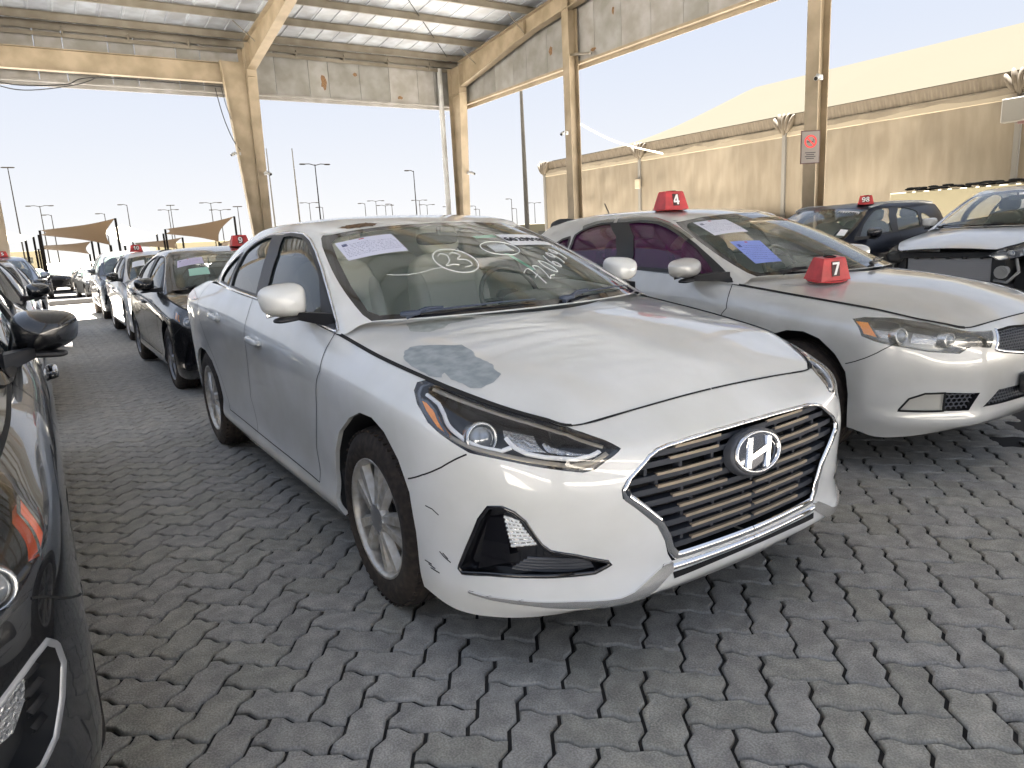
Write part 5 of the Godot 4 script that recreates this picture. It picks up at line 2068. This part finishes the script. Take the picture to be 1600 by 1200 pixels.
func lamp_post(at: Vector3, h: float, kind: int, label: String) -> void:
	var o := thing("lamp_post", label, "lamp post", at, 0, "lamp posts over the far car park")
	var mb := Mb.new()
	mb.tube([Vector3.ZERO, Vector3(0, h, 0)], [.10, .05], 8)
	part("pole", mb, M.mast_steel, o)
	mb = Mb.new()
	var arms := [[-1.0], [1.0, -1.0], [.7, -.7, .2], [0.0]][kind] as Array
	for a in arms:
		var L: float = 1.25 if kind == 1 else (.8 if kind == 0 else .4)
		mb.tube([Vector3(0, h - .1, 0), Vector3(a * L * .5, h + .06, 0), Vector3(a * L, h + .04, 0)], .05, 6)
	part("arms", mb, M.mast_steel, o)
	mb = Mb.new()
	for a in arms:
		var L: float = 1.25 if kind == 1 else (.8 if kind == 0 else .4)
		superbox(mb, Vector3(a * (L + .15), h + .02, 0), Vector3(.75, .16, .32), Basis.IDENTITY, .7, 10, 6)
	part("lamp_head", mb, M.mast_steel, o)

func flag_pole(at: Vector3, h: float, r: float, label: String) -> void:
	var mb := Mb.new()
	mb.tube([at, at + Vector3(0, h * .5, 0), at + Vector3(0, h, 0)], [r, r * .8, r * .45], 10)
	mb.box(at + Vector3(0, .05, 0), Vector3(r * 5, .1, r * 5), Basis.IDENTITY, .01)
	single("tall_mast", mb, M.mast_pale, label, "mast")

func build_materials() -> void:
	var conc := noise_tex(512, .012, 1, Color(.86, .86, .86), Color(1, 1, 1), 6)
	var fineg := noise_tex(512, .15, 2, Color(.78, .78, .78), Color(1, 1, 1), 3)
	var bump := noise_tex(512, .12, 3, Color(.2, .2, .2), Color(.9, .9, .9), 4)
	var dirt := noise_tex(512, .008, 4, Color(.80, .79, .77), Color(1, 1, 1), 5)
	var m := mat("paver", Color(1, 1, 1), .58)
	tri(m, fineg, 1.7)
	m.vertex_color_use_as_albedo = true
	m.detail_enabled = true
	m.detail_albedo = conc
	m.detail_blend_mode = BaseMaterial3D.BLEND_MODE_MUL
	m.heightmap_enabled = true
	m.heightmap_texture = bump
	m.heightmap_scale = .16
	mat("joint", Color(.035, .032, .03), .95)
	m = mat("ground", Color(.55, .535, .505), .9)
	tri(m, noise_tex(512, .01, 6, Color(.75, .73, .70), Color(1, 1, 1), 6), .12)
	mat("kerb", Color(.05, .048, .044), .85)
	tri(M.kerb, dirt, .6)
	mat("dark_rubber", Color(.025, .025, .027), .8)
	# shed
	for d in [["tan_paint", Color(.235, .19, .13), .55], ["purlin", Color(.14, .125, .10), .6], ["sheet_a", Color(.20, .20, .195), .6], ["sheet_b", Color(.175, .175, .17), .6], ["sheet_c", Color(.225, .22, .215), .6], ["roof_foil", Color(.31, .34, .39), .5], ["roof_foil_b", Color(.275, .30, .35), .5], ["galv", Color(.36, .37, .38), .5], ["galv_warm", Color(.42, .40, .37), .6]]:
		mat(d[0], d[1], d[2])
		tri(M[d[0]], noise_tex(256, .012, 30 + M.size(), Color(.86, .85, .82), Color(1, 1, 1), 6), .45)
	mat("rust_stain", Color(.22, .14, .07), .85)
	tri(M.rust_stain, noise_tex(256, .04, 77, Color(.55, .5, .45), Color(1, .95, .9), 4), 3.0)
	mat("pale_rope", Color(.62, .57, .48), .8)
	# tent
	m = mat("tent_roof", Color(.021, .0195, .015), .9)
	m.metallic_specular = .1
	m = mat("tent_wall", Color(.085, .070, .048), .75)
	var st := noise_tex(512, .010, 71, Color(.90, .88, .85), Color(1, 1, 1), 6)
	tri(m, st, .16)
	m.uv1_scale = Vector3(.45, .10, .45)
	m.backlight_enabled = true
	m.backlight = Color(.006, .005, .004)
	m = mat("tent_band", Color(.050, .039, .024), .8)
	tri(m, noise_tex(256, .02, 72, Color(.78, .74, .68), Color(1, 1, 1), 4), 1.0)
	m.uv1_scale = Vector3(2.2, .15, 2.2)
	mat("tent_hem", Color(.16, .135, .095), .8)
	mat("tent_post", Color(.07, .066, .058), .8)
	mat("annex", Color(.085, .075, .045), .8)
	m = mat("sail_underside", Color(.085, .050, .021), .9)  # sail seen from below; its shaded underside tone is put into the colour
	m.backlight_enabled = true
	m.backlight = Color(.030, .018, .008)
	m = mat("sail_lit_top", Color(.11, .10, .075), .9)  # sunlit top of the same cloth, the light put into the colour
	m.backlight_enabled = true
	m.backlight = Color(.02, .017, .012)
	# car paints
	m = mat("white_paint", Color(.80, .80, .79), .36, 0.0, 1.0)
	tri(m, noise_tex(512, .01, 81, Color(.94, .94, .925), Color(1, 1, 1), 5), .5, false)
	m = mat("silver_paint", Color(.60, .60, .585), .36, .25, 1.0)
	tri(m, noise_tex(512, .012, 82, Color(.93, .93, .92), Color(1, 1, 1), 5), .5, false)
	mat("black_paint", Color(.010, .010, .011), .25, 0.0, 1.0)
	mat("navy_paint", Color(.008, .011, .022), .3)
	M.navy_paint.metallic_specular = .3
	mat("slate_paint", Color(.055, .060, .072), .35, .3, 1.0)
	mat("blue_silver", Color(.34, .38, .45), .36, .5, 1.0)
	mat("pearl_paint", Color(.66, .655, .64), .38, 0, 1.0)
	mat("beige_paint", Color(.58, .52, .42), .4, 0, 1.0)
	mat("red_paint", Color(.50, .015, .05), .35, 0, 1.0)
	m = mat("primer", Color(.43, .47, .48), .5)
	tri(m, noise_tex(256, .03, 83, Color(.78, .80, .82), Color(1, 1, 1), 5), 2.0, false)
	m = mat("primer_light", Color(.47, .49, .46), .55)
	tri(m, noise_tex(256, .03, 84, Color(.84, .84, .82), Color(1, 1, 1), 5), 2.0, false)
	mat("trim", Color(.018, .018, .020), .45)
	mat("frit", Color(.012, .012, .014), .08, 0, .6)
	mat("gap", Color(.012, .012, .012), .9)
	mat("gloss_black", Color(.010, .010, .013), .12, 0, 1.0)
	mat("black_hole", Color(.006, .006, .007), .9)
	mat("dark_plastic", Color(.030, .031, .033), .7)
	m = mat("grille", Color(.060, .065, .078), .38, .25)
	mat("slat_lip", Color(.42, .34, .25), .42, .25)
	mat("chrome", Color(.80, .80, .81), .07, 1.0)
	mat("chrome_dull", Color(.60, .61, .62), .25, 1.0)
	mat("badge_dark", Color(.05, .055, .07), .06, .7, 1.0)
	m = mat("alloy", Color(.68, .67, .65), .36, .6)
	tri(m, noise_tex(256, .03, 85, Color(.84, .82, .78), Color(1, 1, 1), 4), 3.0, false)
	mat("alloy_dull", Color(.36, .36, .37), .45, .7)
	mat("alloy_dark", Color(.20, .20, .21), .3, .8)
	mat("brake", Color(.24, .20, .17), .6, .4)
	m = mat("tyre", Color(.052, .045, .041), .85)
	tri(m, noise_tex(256, .04, 86, Color(.55, .52, .50), Color(1, .93, .86), 4), 2.5, false)
	# lamps
	var l := glass("lens", Color(.3, .3, .3), .03)
	l.roughness = .02
	glass("lens_hazy", Color(.80, .76, .62), .12)
	mat("lamp_bowl", Color(.028, .028, .03), .25, .2)
	mat("dark_net", Color(.002, .002, .002), .9)
	mat("mast_steel", Color(.012, .011, .010), .8)
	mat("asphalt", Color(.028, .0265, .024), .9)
	mat("chrome_soft", Color(.86, .86, .86), .26, 1.0)
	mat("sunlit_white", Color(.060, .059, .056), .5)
	M.mast_steel.metallic_specular = 0.0
	M.dark_net.metallic_specular = 0.0
	mat("mast_pale", Color(.05, .046, .038), .9)
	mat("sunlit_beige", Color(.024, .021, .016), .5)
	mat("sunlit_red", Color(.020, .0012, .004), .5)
	mat("satin_frame", Color(.45, .46, .48), .35, .6)
	mat("lamp_bowl_bright", Color(.48, .48, .46), .22, .7)
	mat("amber", Color(.85, .27, .010), .25, 0, .6)
	mat("red_amber", Color(.75, .09, .02), .25, 0, .6)
	mat("red_lens", Color(.30, .012, .015), .15, 0, 1.0)
	mat("projector", Color(.30, .32, .34), .04, .6, 1.0)
	m = mat("facet", Color(.62, .63, .64), .18, .75)
	var fb := noise_tex(256, .06, 87, Color(.1, .1, .1), Color(.9, .9, .9), 2, FastNoiseLite.TYPE_CELLULAR)
	m.uv1_triplanar = true
	m.uv1_scale = Vector3.ONE * 6.0
	m.heightmap_enabled = true
	m.heightmap_texture = fb
	m.heightmap_scale = .5
	mat("facet_dull", Color(.50, .49, .45), .3, .35, .6)
	mat("drl", Color(.78, .79, .80), .3, .1, .5)
	mat("smoke_trim", Color(.30, .27, .22), .3, .5)
	# glass
	glass("glass", Color(.20, .28, .24), .18)
	glass("glass_dark", Color(.03, .035, .035), .55)
	glass("side_glass", Color(.03, .04, .042), .84)
	glass("glass_plum", Color(.06, .004, .05), .78)
	glass("visor", Color(.06, .05, .03), .60)
	# inside
	mat("seat_cream", Color(.74, .76, .69), .8)
	mat("seat_grey", Color(.20, .20, .20), .85)
	mat("seat_dark", Color(.045, .045, .048), .85)
	mat("liner", Color(.40, .40, .37), .9)
	mat("dash", Color(.055, .058, .055), .7)
	mat("dash_dark", Color(.02, .02, .022), .6)
	mat("wiper_blue", Color(.045, .06, .095), .5)
	# writing
	mat("paper", Color(.80, .80, .82), .8)
	mat("ink", Color(.02, .02, .025), .8)
	mat("chalk", Color(.80, .82, .80), .9)
	mat("strip_green", Color(.16, .48, .33), .6)
	mat("green_paper", Color(.42, .66, .52), .8)
	m = mat("red_plastic", Color(.56, .040, .042), .45, 0, .25)
	tri(m, noise_tex(256, .02, 88, Color(.80, .80, .80), Color(1, 1, 1), 5), 2.0, false)
	mat("label_dark", Color(.05, .018, .018), .6)
	mat("white_plastic", Color(.78, .78, .76), .5)
	mat("sign_face", Color(.14, .125, .115), .7)
	mat("sign_red", Color(.50, .03, .03), .6)

func _ready() -> void:
	rng.seed = 7
	# ---- camera
	var cam := Camera3D.new()
	cam.name = "camera"
	cam.transform = Transform3D(Basis(Vector3.UP, -.582486) * Basis(Vector3.RIGHT, -.205397) * Basis(Vector3.BACK, -.053305), Vector3(-1.79091, 1.30311, 2.30748))
	cam.fov = rad_to_deg(2.0 * atan(600.0 / 1102.4))
	cam.near = .05
	cam.far = 2500.0
	add_child(cam)
	cam.current = true
	# ---- sky, exposure
	var env := Environment.new()
	env.background_mode = Environment.BG_SKY
	var sky := Sky.new()
	var sm := ProceduralSkyMaterial.new()
	sm.sky_top_color = Color(.0212, .0250, .0328).linear_to_srgb()
	sm.sky_horizon_color = Color(.0355, .0352, .0346).linear_to_srgb()
	sm.sky_curve = .16
	sm.ground_horizon_color = Color(.08, .077, .07).linear_to_srgb()
	sm.ground_bottom_color = Color(.08, .077, .07).linear_to_srgb()
	sm.sky_energy_multiplier = 1.0
	sky.sky_material = sm
	env.sky = sky
	env.tonemap_mode = Environment.TONE_MAPPER_LINEAR
	env.tonemap_exposure = 29.0
	env.sdfgi_enabled = true
	env.ssao_enabled = true
	env.ssil_enabled = true
	var we := WorldEnvironment.new()
	we.name = "surroundings"
	we.environment = env
	add_child(we)
	var sun := DirectionalLight3D.new()
	sun.name = "sun"
	sun.light_energy = 1.6
	sun.light_color = Color(1.0, .975, .94)
	sun.light_angular_distance = .5
	sun.shadow_enabled = true
	add_child(sun)
	sun.look_at_from_position(Vector3(.10, .96, -.22) * 50.0, Vector3.ZERO)
	build_materials()
	# ---- large structure
	lay_ground()
	lay_pavers(cam)
	build_shed()
	build_tent()
	# ---- cars
	var W := make_car({name = "white_saloon_car", label = "white saloon car with peeling bonnet paint and chalk numbers on its windscreen", category = "car", group = "cars parked under and around the shed", at = Vector3.ZERO,
		paint = M.white_paint, detail = 2, hl = HL, amber = [11.93, 6.18, 12.08, 6.22, 12.42, 6.02, 12.80, 5.60, 13.08, 5.24, 12.72, 5.36, 12.2, 5.82],
		projectors = [[13.60, 5.82, .047]], reflectors = [[13.95, 6.62, 14.75, 6.74, 15.02, 5.95, 14.62, 5.52, 14.30, 5.72, 14.15, 6.1], [15.06, 6.45, 15.55, 6.35, 15.88, 5.95, 15.25, 5.66]],
		drl = [[11.90, 6.52, 12.24, 6.40, 12.60, 6.12, 12.94, 5.72, 13.38, 5.30, 13.72, 5.18, 14.15, 5.24, 14.34, 5.55], [14.18, 6.0, 14.42, 5.55, 14.66, 5.36, 15.0, 5.32, 15.48, 5.38, 15.70, 5.62, 15.90, 6.0]],
		nose_fn = white_nose, fog_fn = white_fog, chrome_trim = true, seat = M.seat_cream, dash = M.dash, wheel = "ten", side_glass = M.side_glass, wiper_mat = M.wiper_blue, lens_mat = M.lens, mirror = Vector3(.935, 1.078, -.65)})
	white_extras(W)
	var K := make_car({name = "silver_saloon_car", label = "silver saloon car with purple tinted windows between the white car and the damaged cars", category = "car", group = "cars parked under and around the shed", at = Vector3(2.46, 0, -.06),
		paint = M.silver_paint, detail = 1, zm = [[-3.9, -2.805, -.35, 0.0, .35, .95], [-3.62, -2.65, -.38, 0.0, .35, .86]], ym = [[0.0, .2, .6, 1.0, 1.475], [0.0, .235, .60, .99, 1.46]], xs = .953, nose = .55,
		hl = [11.96, 5.92, 12.3, 4.83, 12.75, 4.75, 14.47, 4.64, 15.45, 4.72, 15.8, 5.24, 16.50, 5.26, 16.72, 6.45, 15.5, 6.72, 14.32, 6.85, 13.2, 6.68, 12.19, 6.25], amber = [12.0, 5.86, 12.37, 5.97, 12.9, 4.94, 12.33, 4.92],
		projectors = [[13.6, 5.6, .040], [15.25, 5.65, .038]], reflectors = [[12.6, 5.95, 13.3, 6.1, 13.3, 5.05, 12.95, 5.0], [14.0, 6.4, 14.9, 6.45, 14.9, 5.1, 14.0, 5.0]], bowl_mat = M.lamp_bowl_bright, lens_mat = M.lens_hazy,
		grille = [16.92, 6.45, 17.6, 6.50, 18.4, 6.40, 19.2, 6.3, 19.2, 4.78, 18.16, 4.74, 16.78, 5.2], fog = [13.69, 1.85, 14.01, 2.51, 14.5, 2.8, 15.15, 2.88, 16.20, 2.80, 15.88, 1.87, 15.15, 1.92], holes = [[16.37, 1.95, 16.97, 2.84, 19.2, 2.85, 19.2, 1.9]],
		nose_fn = silver_nose, fog_fn = silver_fog, glass = M.glass, side_glass = M.glass_plum, seat = M.seat_dark, mirror = Vector3(.965, 1.056, -.66), mirror_size = Vector2(.125, .060), wheel = "five"})
	silver_extras(K)
	other_cars()
	# ---- number boxes
	number_box(roof_at(K, 5.3, 1.9, -1.0), -.10, "4", "red box number 4 on the silver car's roof")
	number_box(hood_at(K, 1.35, 1.62, -1.0), -.22, "7", "red box number 7 on the silver car's bonnet", Vector3(.13, 0, .02))
	shed_fittings()
	far_things()

func roof_at(K: Dictionary, u: float, v: float, g: float) -> Vector3:
	return (K.node as Node3D).transform * (K.SR as Sheet).off(u, v, .004, g)
func hood_at(K: Dictionary, u: float, v: float, g: float) -> Vector3:
	return (K.node as Node3D).transform * (K.SH as Sheet).off(u, v, .006, g)

func bar_nose(o: Node3D, s: Sheet, gr: Array) -> void:
	var mb := Mb.new()
	for y in [.42, .48, .54, .60, .65]:
		var a := across(s, gr, y, -.02)
		if a[0].size() > 2: bar(mb, a[0], a[1], .014, .02)
	part("grille_bars", mb, M.grille, o)
	mb = Mb.new()
	both_ribbon(mb, s, [18.99, 2.1, 17.0, 2.14, 16.75, 3.3, 16.2, 4.3, 16.6, 5.5, 17.0, 5.85, 18.99, 5.95], .022, .0, false, .008)
	part("grille_frame", mb, M.chrome, o)

func other_cars() -> void:
	var G := "cars parked under and around the shed"
	var amber0 := [11.95, 6.3, 12.3, 6.2, 12.95, 5.25, 12.5, 5.4]
	# near black car on the left
	var L := make_car({name = "black_saloon_car", label = "glossy black saloon car cut off by the left edge, nearest the camera", category = "car", group = G, at = Vector3(-2.735, 0, .2), paint = M.black_paint, detail = 1, xs = 1.013, nose = .3, fog = [13.16, 3.5, 13.22, 3.86, 13.40, 4.06, 13.70, 4.04, 14.25, 3.92, 14.9, 3.72, 14.9, 3.1, 14.3, 2.55, 13.95, 2.45, 13.62, 2.62, 13.34, 3.05], fog_fn = black_fog,
		seat = M.seat_dark, side_glass = M.side_glass, nose_fn = bar_nose, amber = amber0, amber_mat = M.red_amber, mirror = Vector3(.93, 1.06, -.74), wheel = "dark"})
	var B9 := make_car({name = "black_saloon_car", label = "black saloon car with box 9 directly behind the white car", category = "car", group = G, at = Vector3(.12, 0, -5.5), paint = M.black_paint, detail = 1, zm = [[-3.9, -2.805, 0.0, .95], [-3.80, -2.74, 0.0, .93]], ym = [[0.0, 1.0, 1.475], [0.0, .985, 1.435]], xs = .98,
		seat = M.seat_dark, nose_fn = bar_nose, amber = amber0, chrome_trim = true, bowl_mat = M.lamp_bowl_bright, wheel = "dark", hood_paint = M.black_paint})
	glued("notice_paper", B9.ST, [9.25, 3.3, 10.6, 3.3, 10.6, 2.4, 9.25, 2.4], -1.0, .0012, paper_mat("notice_d", 14, Color(.90, .86, .93), Color(.5, .5, .6), 9), B9.node, "white printed notice", affine(Vector2(9.25, 3.3), Vector2(1.35, 0), Vector2(0, -.9)))
	glued("green_paper", B9.ST, [9.85, 1.95, 10.7, 1.95, 10.7, 1.2, 9.85, 1.2], -1.0, .0012, M.green_paper, B9.node, "pale green paper")
	number_box(roof_at(B9, 5.4, 2.6, 1.0), .0, "9", "red box number 9 on the black car's roof behind the white car")
	var W10 := make_car({name = "white_hatchback_car", label = "white car with box 10 squeezed between the black car and the dark off-roader", category = "car", group = G, at = Vector3(.27, 0, -11.5), paint = M.pearl_paint, detail = 0, zm = [[-3.9, -2.805, 0.0, .95], [-3.55, -2.65, 0.0, .85]], ym = [[0.0, 1.0, 1.475], [0.0, 1.02, 1.53]], xs = .93, side_glass = M.side_glass, mirror_paint = M.black_paint})
	glued("notice_paper", W10.ST, [9.3, 3.0, 10.4, 3.0, 10.4, 2.0, 9.3, 2.0], -1.0, .0012, M.paper, W10.node)
	number_box(roof_at(W10, 4.0, 2.0, -1.0), .0, "10", "red box number 10 on the white car behind the black one")
	var D := make_car({name = "dark_off_roader", label = "tall dark blue-grey off-roader beyond the white car with box 10, its roof mirroring the sky", category = "car", group = G, at = Vector3(.43, 0, -18.2), paint = M.slate_paint, detail = 0, hatch = .55, ym = [[0.0, .2, .6, 1.0, 1.475], [0.0, .26, .70, 1.10, 1.69]], wheel_r = .365, bowl_mat = M.lamp_bowl_bright})
	number_box(roof_at(D, 4.5, 2.4, 1.0), .1, "8", "red number box on the dark off-roader's roof")
	# left row
	var B2 := make_car({name = "black_saloon_car", label = "second black car of the left row, mirror folded out over the lane", category = "car", group = G, at = Vector3(-2.72, 0, -5.5), paint = M.black_paint, detail = 0, xs = .99, side_glass = M.side_glass, wheel = "dark"})
	glued("notice_paper", B2.ST, [9.3, 1.6, 10.0, 1.6, 10.0, .8, 9.3, .8], 1.0, .0012, M.paper, B2.node)
	make_car({name = "pale_saloon_car", label = "pale car with a black mirror, third of the left row", category = "car", group = G, at = Vector3(-2.64, 0, -11.0), paint = M.pearl_paint, detail = 0, xs = .98, mirror_paint = M.black_paint, side_glass = M.side_glass})
	var S4 := make_car({name = "blue_silver_off_roader", label = "blue-silver off-roader, fourth of the left row, at the end of the lane", category = "car", group = G, at = Vector3(-2.50, 0, -17.2), paint = M.blue_silver, detail = 0, hatch = .55, ym = [[0.0, .2, .6, 1.0, 1.475], [0.0, .26, .70, 1.10, 1.67]], wheel_r = .36})
	number_box(roof_at(S4, 5.0, 3.0, 1.0), .1, "5", "red number box on the blue-silver off-roader at the left edge")
	# damaged cars on the right, facing the shed
	var N := make_car({name = "navy_off_roader", label = "dark navy off-roader with box 98 and a roof rail, behind the silver car", category = "car", group = G, at = Vector3(7.25, 0, -4.12), turn = -PI / 2, paint = M.navy_paint, detail = 0, hatch = .5, ym = [[0.0, .2, .6, 1.0, 1.475], [0.0, .24, .64, 1.03, 1.56]], wheel_r = .35, side_glass = M.glass, mirror_paint = M.gloss_black, seat = M.seat_grey, wipers = true})
	number_box(roof_at(N, 5.6, 1.6, 1.0), -PI / 2 + .5, "98", "red box number 98 on the navy off-roader's roof")
	var mb := Mb.new()
	for g in [-1.0, 1.0]:
		var pts := []
		for k in 13: pts.append((N.SR as Sheet).off(.8 + k * .44, .16, .045 * sin(PI * clampf(k / 12.0, .06, .94)) + .012, g))
		mb.tube(pts, .018, 8)
	part("roof_rail", mb, M.galv, N.node)
	glued("number_label", N.ST, [9.3, 3.6, 10.7, 3.6, 10.7, 3.2, 9.3, 3.2], 1.0, .0012, M.paper, N.node, "white strip with a long number")
	for k in 8:
		var u := 10.58 - k * .165
		var p := (N.ST as Sheet).off(u, 3.30, .003, 1.0)
		var ex := ((N.ST as Sheet).at(u - .1, 3.30, 1.0) - (N.ST as Sheet).at(u + .1, 3.30, 1.0)).normalized()
		var nn := (N.ST as Sheet).nor(u, 3.3, 1.0)
		letter("21177095"[k], Transform3D(Basis(ex, nn.cross(ex).normalized(), nn), p), .055, M.ink, N.node)
	glued("number_label", N.ST, [9.15, 1.2, 9.6, 1.2, 9.6, .5, 9.15, .5], 1.0, .0012, M.paper, N.node)
	var P := make_car({name = "damaged_white_off_roader", label = "white off-roader without front bumper, radiator laid bare, at the right edge", category = "car", group = G, at = Vector3(8.35, 0, -2.02), turn = -PI / 2, paint = M.pearl_paint, detail = 0, hatch = .5, nose = .6, no_bumper = true, lamps = false, ym = [[0.0, .2, .6, .78, 1.0, 1.475], [0.0, .24, .68, .89, 1.10, 1.66]], wheel_r = .36, side_glass = M.glass, seat = M.seat_dark, wipers = true})
	bare_front(P)
	# far end: cars in the sun
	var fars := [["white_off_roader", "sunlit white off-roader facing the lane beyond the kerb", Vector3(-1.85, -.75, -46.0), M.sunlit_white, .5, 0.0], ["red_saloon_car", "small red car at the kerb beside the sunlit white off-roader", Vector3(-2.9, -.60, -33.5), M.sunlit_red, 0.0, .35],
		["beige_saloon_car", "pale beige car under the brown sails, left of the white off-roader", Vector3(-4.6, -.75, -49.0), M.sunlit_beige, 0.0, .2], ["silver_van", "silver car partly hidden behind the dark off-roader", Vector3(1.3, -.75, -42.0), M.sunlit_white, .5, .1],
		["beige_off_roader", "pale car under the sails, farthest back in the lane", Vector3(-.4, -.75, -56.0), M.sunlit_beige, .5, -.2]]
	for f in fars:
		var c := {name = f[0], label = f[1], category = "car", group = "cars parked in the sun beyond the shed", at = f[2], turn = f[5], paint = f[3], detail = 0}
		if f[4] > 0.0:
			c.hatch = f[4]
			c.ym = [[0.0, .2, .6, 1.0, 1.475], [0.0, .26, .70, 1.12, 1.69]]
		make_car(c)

func bare_front(P: Dictionary) -> void:
	var o: Node3D = P.node
	var y := func(v: float) -> float: return lerp_tab(v, [0.0, .2, .6, .78, 1.0, 1.475], [0.0, .24, .68, .89, 1.10, 1.66])
	var mb := Mb.new()
	mb.box(Vector3(-.05, .56, .62), Vector3(1.0, .42, .05), Basis.IDENTITY, .01)
	for k in 16: mb.box(Vector3(-.05, .375 + k * .025, .648), Vector3(.96, .008, .012))
	part("radiator", mb, M.alloy_dull, o)
	mb = Mb.new()
	mb.box(Vector3(0, .80, .66), Vector3(1.45, .07, .10), Basis.IDENTITY, .01)
	mb.box(Vector3(-.62, .55, .60), Vector3(.10, .5, .10), Basis.IDENTITY, .01)
	mb.box(Vector3(.52, .55, .62), Vector3(.16, .46, .08), Basis.IDENTITY, .01)
	mb.box(Vector3(0, .34, .62), Vector3(1.3, .08, .10), Basis.IDENTITY, .01)
	for k in 7: mb.box(Vector3(-.6 + k * .19, .765, .70), Vector3(.05, .03, .03), Basis(Vector3.UP, k), .004)
	part("front_frame", mb, M.dark_plastic, o)
	mb = Mb.new()
	mb.tube([Vector3(.62, .62, .70), Vector3(.60, .60, .78)], .05, 12)
	mb.tube([Vector3(.60, .60, .76), Vector3(.60, .60, .79)], .075, 14)
	mb.tube([Vector3(.5, .5, .7), Vector3(.65, .48, .74), Vector3(.75, .60, .7), Vector3(.7, .75, .66)], .018, 6)
	part("bare_fittings", mb, M.galv, o)
	mb = Mb.new()
	superbox(mb, Vector3(-.72, .77, .62), Vector3(.22, .16, .30), Basis(Vector3.UP, .4), .8)
	part("torn_bracket", mb, M.dark_plastic, o)
	# the lamp that is left
	var s: Sheet = P.SA
	head_lamp(o, s, HL, 1.0, {bowl_mat = M.lamp_bowl_bright, amber = [11.95, 6.3, 12.3, 6.2, 12.95, 5.25, 12.5, 5.4]}, 1)

func far_things() -> void:
	sail([Vector3(2.38, 3.40, -42), Vector3(2.55, 2.10, -49), Vector3(-1.11, 2.92, -50), Vector3(-1.07, 3.03, -46)], "brown shade sail, left of the two large ones above the far cars", M.sail_underside)
	sail([Vector3(8.54, 3.33, -42), Vector3(8.97, 2.0, -49), Vector3(5.78, 2.71, -50), Vector3(5.34, 2.86, -46)], "brown shade sail, right of the two large ones, beside the tapered column", M.sail_underside)
	sail([Vector3(1.62, 2.41, -50), Vector3(1.76, 1.66, -56), Vector3(-1.17, 2.19, -57), Vector3(-1.04, 2.32, -53)], "smaller brown shade sail under the left large one", M.sail_underside)
	sail([Vector3(6.91, 2.41, -50), Vector3(7.45, 1.76, -56), Vector3(4.53, 2.07, -57), Vector3(4.25, 2.23, -53)], "smaller brown shade sail under the right large one", M.sail_underside)
	sail([Vector3(-3.04, 3.52, -54), Vector3(-1.39, 2.81, -50), Vector3(-1.81, 2.51, -46), Vector3(-4.07, 2.11, -44)], "shade sail at the left edge, its lit top coloured cream", M.sail_lit_top)
	sail([Vector3(4.44, 3.81, -60), Vector3(6.21, 2.84, -56), Vector3(3.23, 2.01, -48), Vector3(1.96, 3.06, -50)], "shade sail between the two large brown ones, its lit top coloured cream", M.sail_lit_top)
	sail([Vector3(12.38, 2.55, -58), Vector3(11.86, 1.01, -64), Vector3(10.67, .95, -62), Vector3(10.14, 1.97, -54)], "brown shade sail seen between the tapered column and the white car", M.sail_underside)
	var L := [[.64, -123.51, 10, 1], [2.03, -129.22, 9, 0], [9.17, -129.11, 9, 0], [11.98, -124.08, 10, 0], [20.26, -140.28, 10, 1], [21.27, -143.98, 11, 2], [24.01, -122.96, 10, 1], [25.92, -125.62, 9, 1], [26.87, -117.64, 9, 2], [25.95, -76.99, 11, 1], [41.87, -127.69, 10, 1], [43.26, -124.8, 9, 0], [47.67, -115.92, 9, 0], [53.97, -125.65, 10, 1], [54.68, -123.08, 9, 1], [54.33, -119.45, 9, 0], [40.86, -82.79, 11, 0], [63.32, -126.09, 10, 1], [63.84, -124.0, 9, 1], [73.46, -132.93, 9, 0], [80.34, -133.03, 9, 0], [77.26, -126.49, 8, 0], [74.99, -111.1, 9, 0], [87.77, -128.18, 8, 0], [90.89, -125.75, 9, 1]]
	var words := ["single-armed lamp post", "double-armed lamp post", "three-headed lamp post"]
	for i in L.size():
		var place := "before the tapered column" if i < 9 else ("between both far columns" if i < 20 else "past the corner column")
		var first := i == 0 or i == 9 or i == 20
		var nth: int = (i if i < 9 else (i - 9 if i < 20 else i - 20)) + 1
		var ord := ["first", "second", "third", "fourth", "fifth", "sixth", "seventh", "eighth", "ninth", "tenth", "eleventh"]
		lamp_post(Vector3(L[i][0], -.75, L[i][1]), L[i][2], L[i][3], "far %s, %s from left of the posts %s" % [words[L[i][3]], ord[nth - 1], place])
	lamp_post(Vector3(-2.27, -.75, -110.8), 14, 2, "tall lamp mast at the left edge of the sky")
	flag_pole(Vector3(21.76, -.75, -80.2), 13, .10, "thin bare mast just right of the tapered column")
	flag_pole(Vector3(24.45, -.75, -79.7), 13, .11, "thin bare mast left of the large double-armed lamp post")
	flag_pole(Vector3(39.84, -.75, -56.6), 19.5, .26, "thick tall mast right of the corner column")
	# low pale walls on the skyline
	for w in [[-30.0, -150.0, 60.0, 4.0, "long low pale building on the left skyline"], [60.0, -165.0, 80.0, 4.5, "long low pale building on the skyline behind the masts"], [45.0, -70.0, 14.0, 3.4, "small pale building left of the tent"]]:
		var b := thing("far_building", w[4], "building", Vector3(w[0], -.75, w[1]))
		var mb := Mb.new()
		mb.box(Vector3(0, w[3] / 2, 0), Vector3(w[2], w[3], 10), Basis.IDENTITY, .05)
		part("wall", mb, M.annex, b)
		mb = Mb.new()
		for k in int(w[2] / 4.0): mb.box(Vector3(-w[2] / 2 + 2 + k * 4.0, w[3] * .6, 5.0), Vector3(1.4, 1.0, .06))
		part("window_row", mb, M.glass_dark, b)
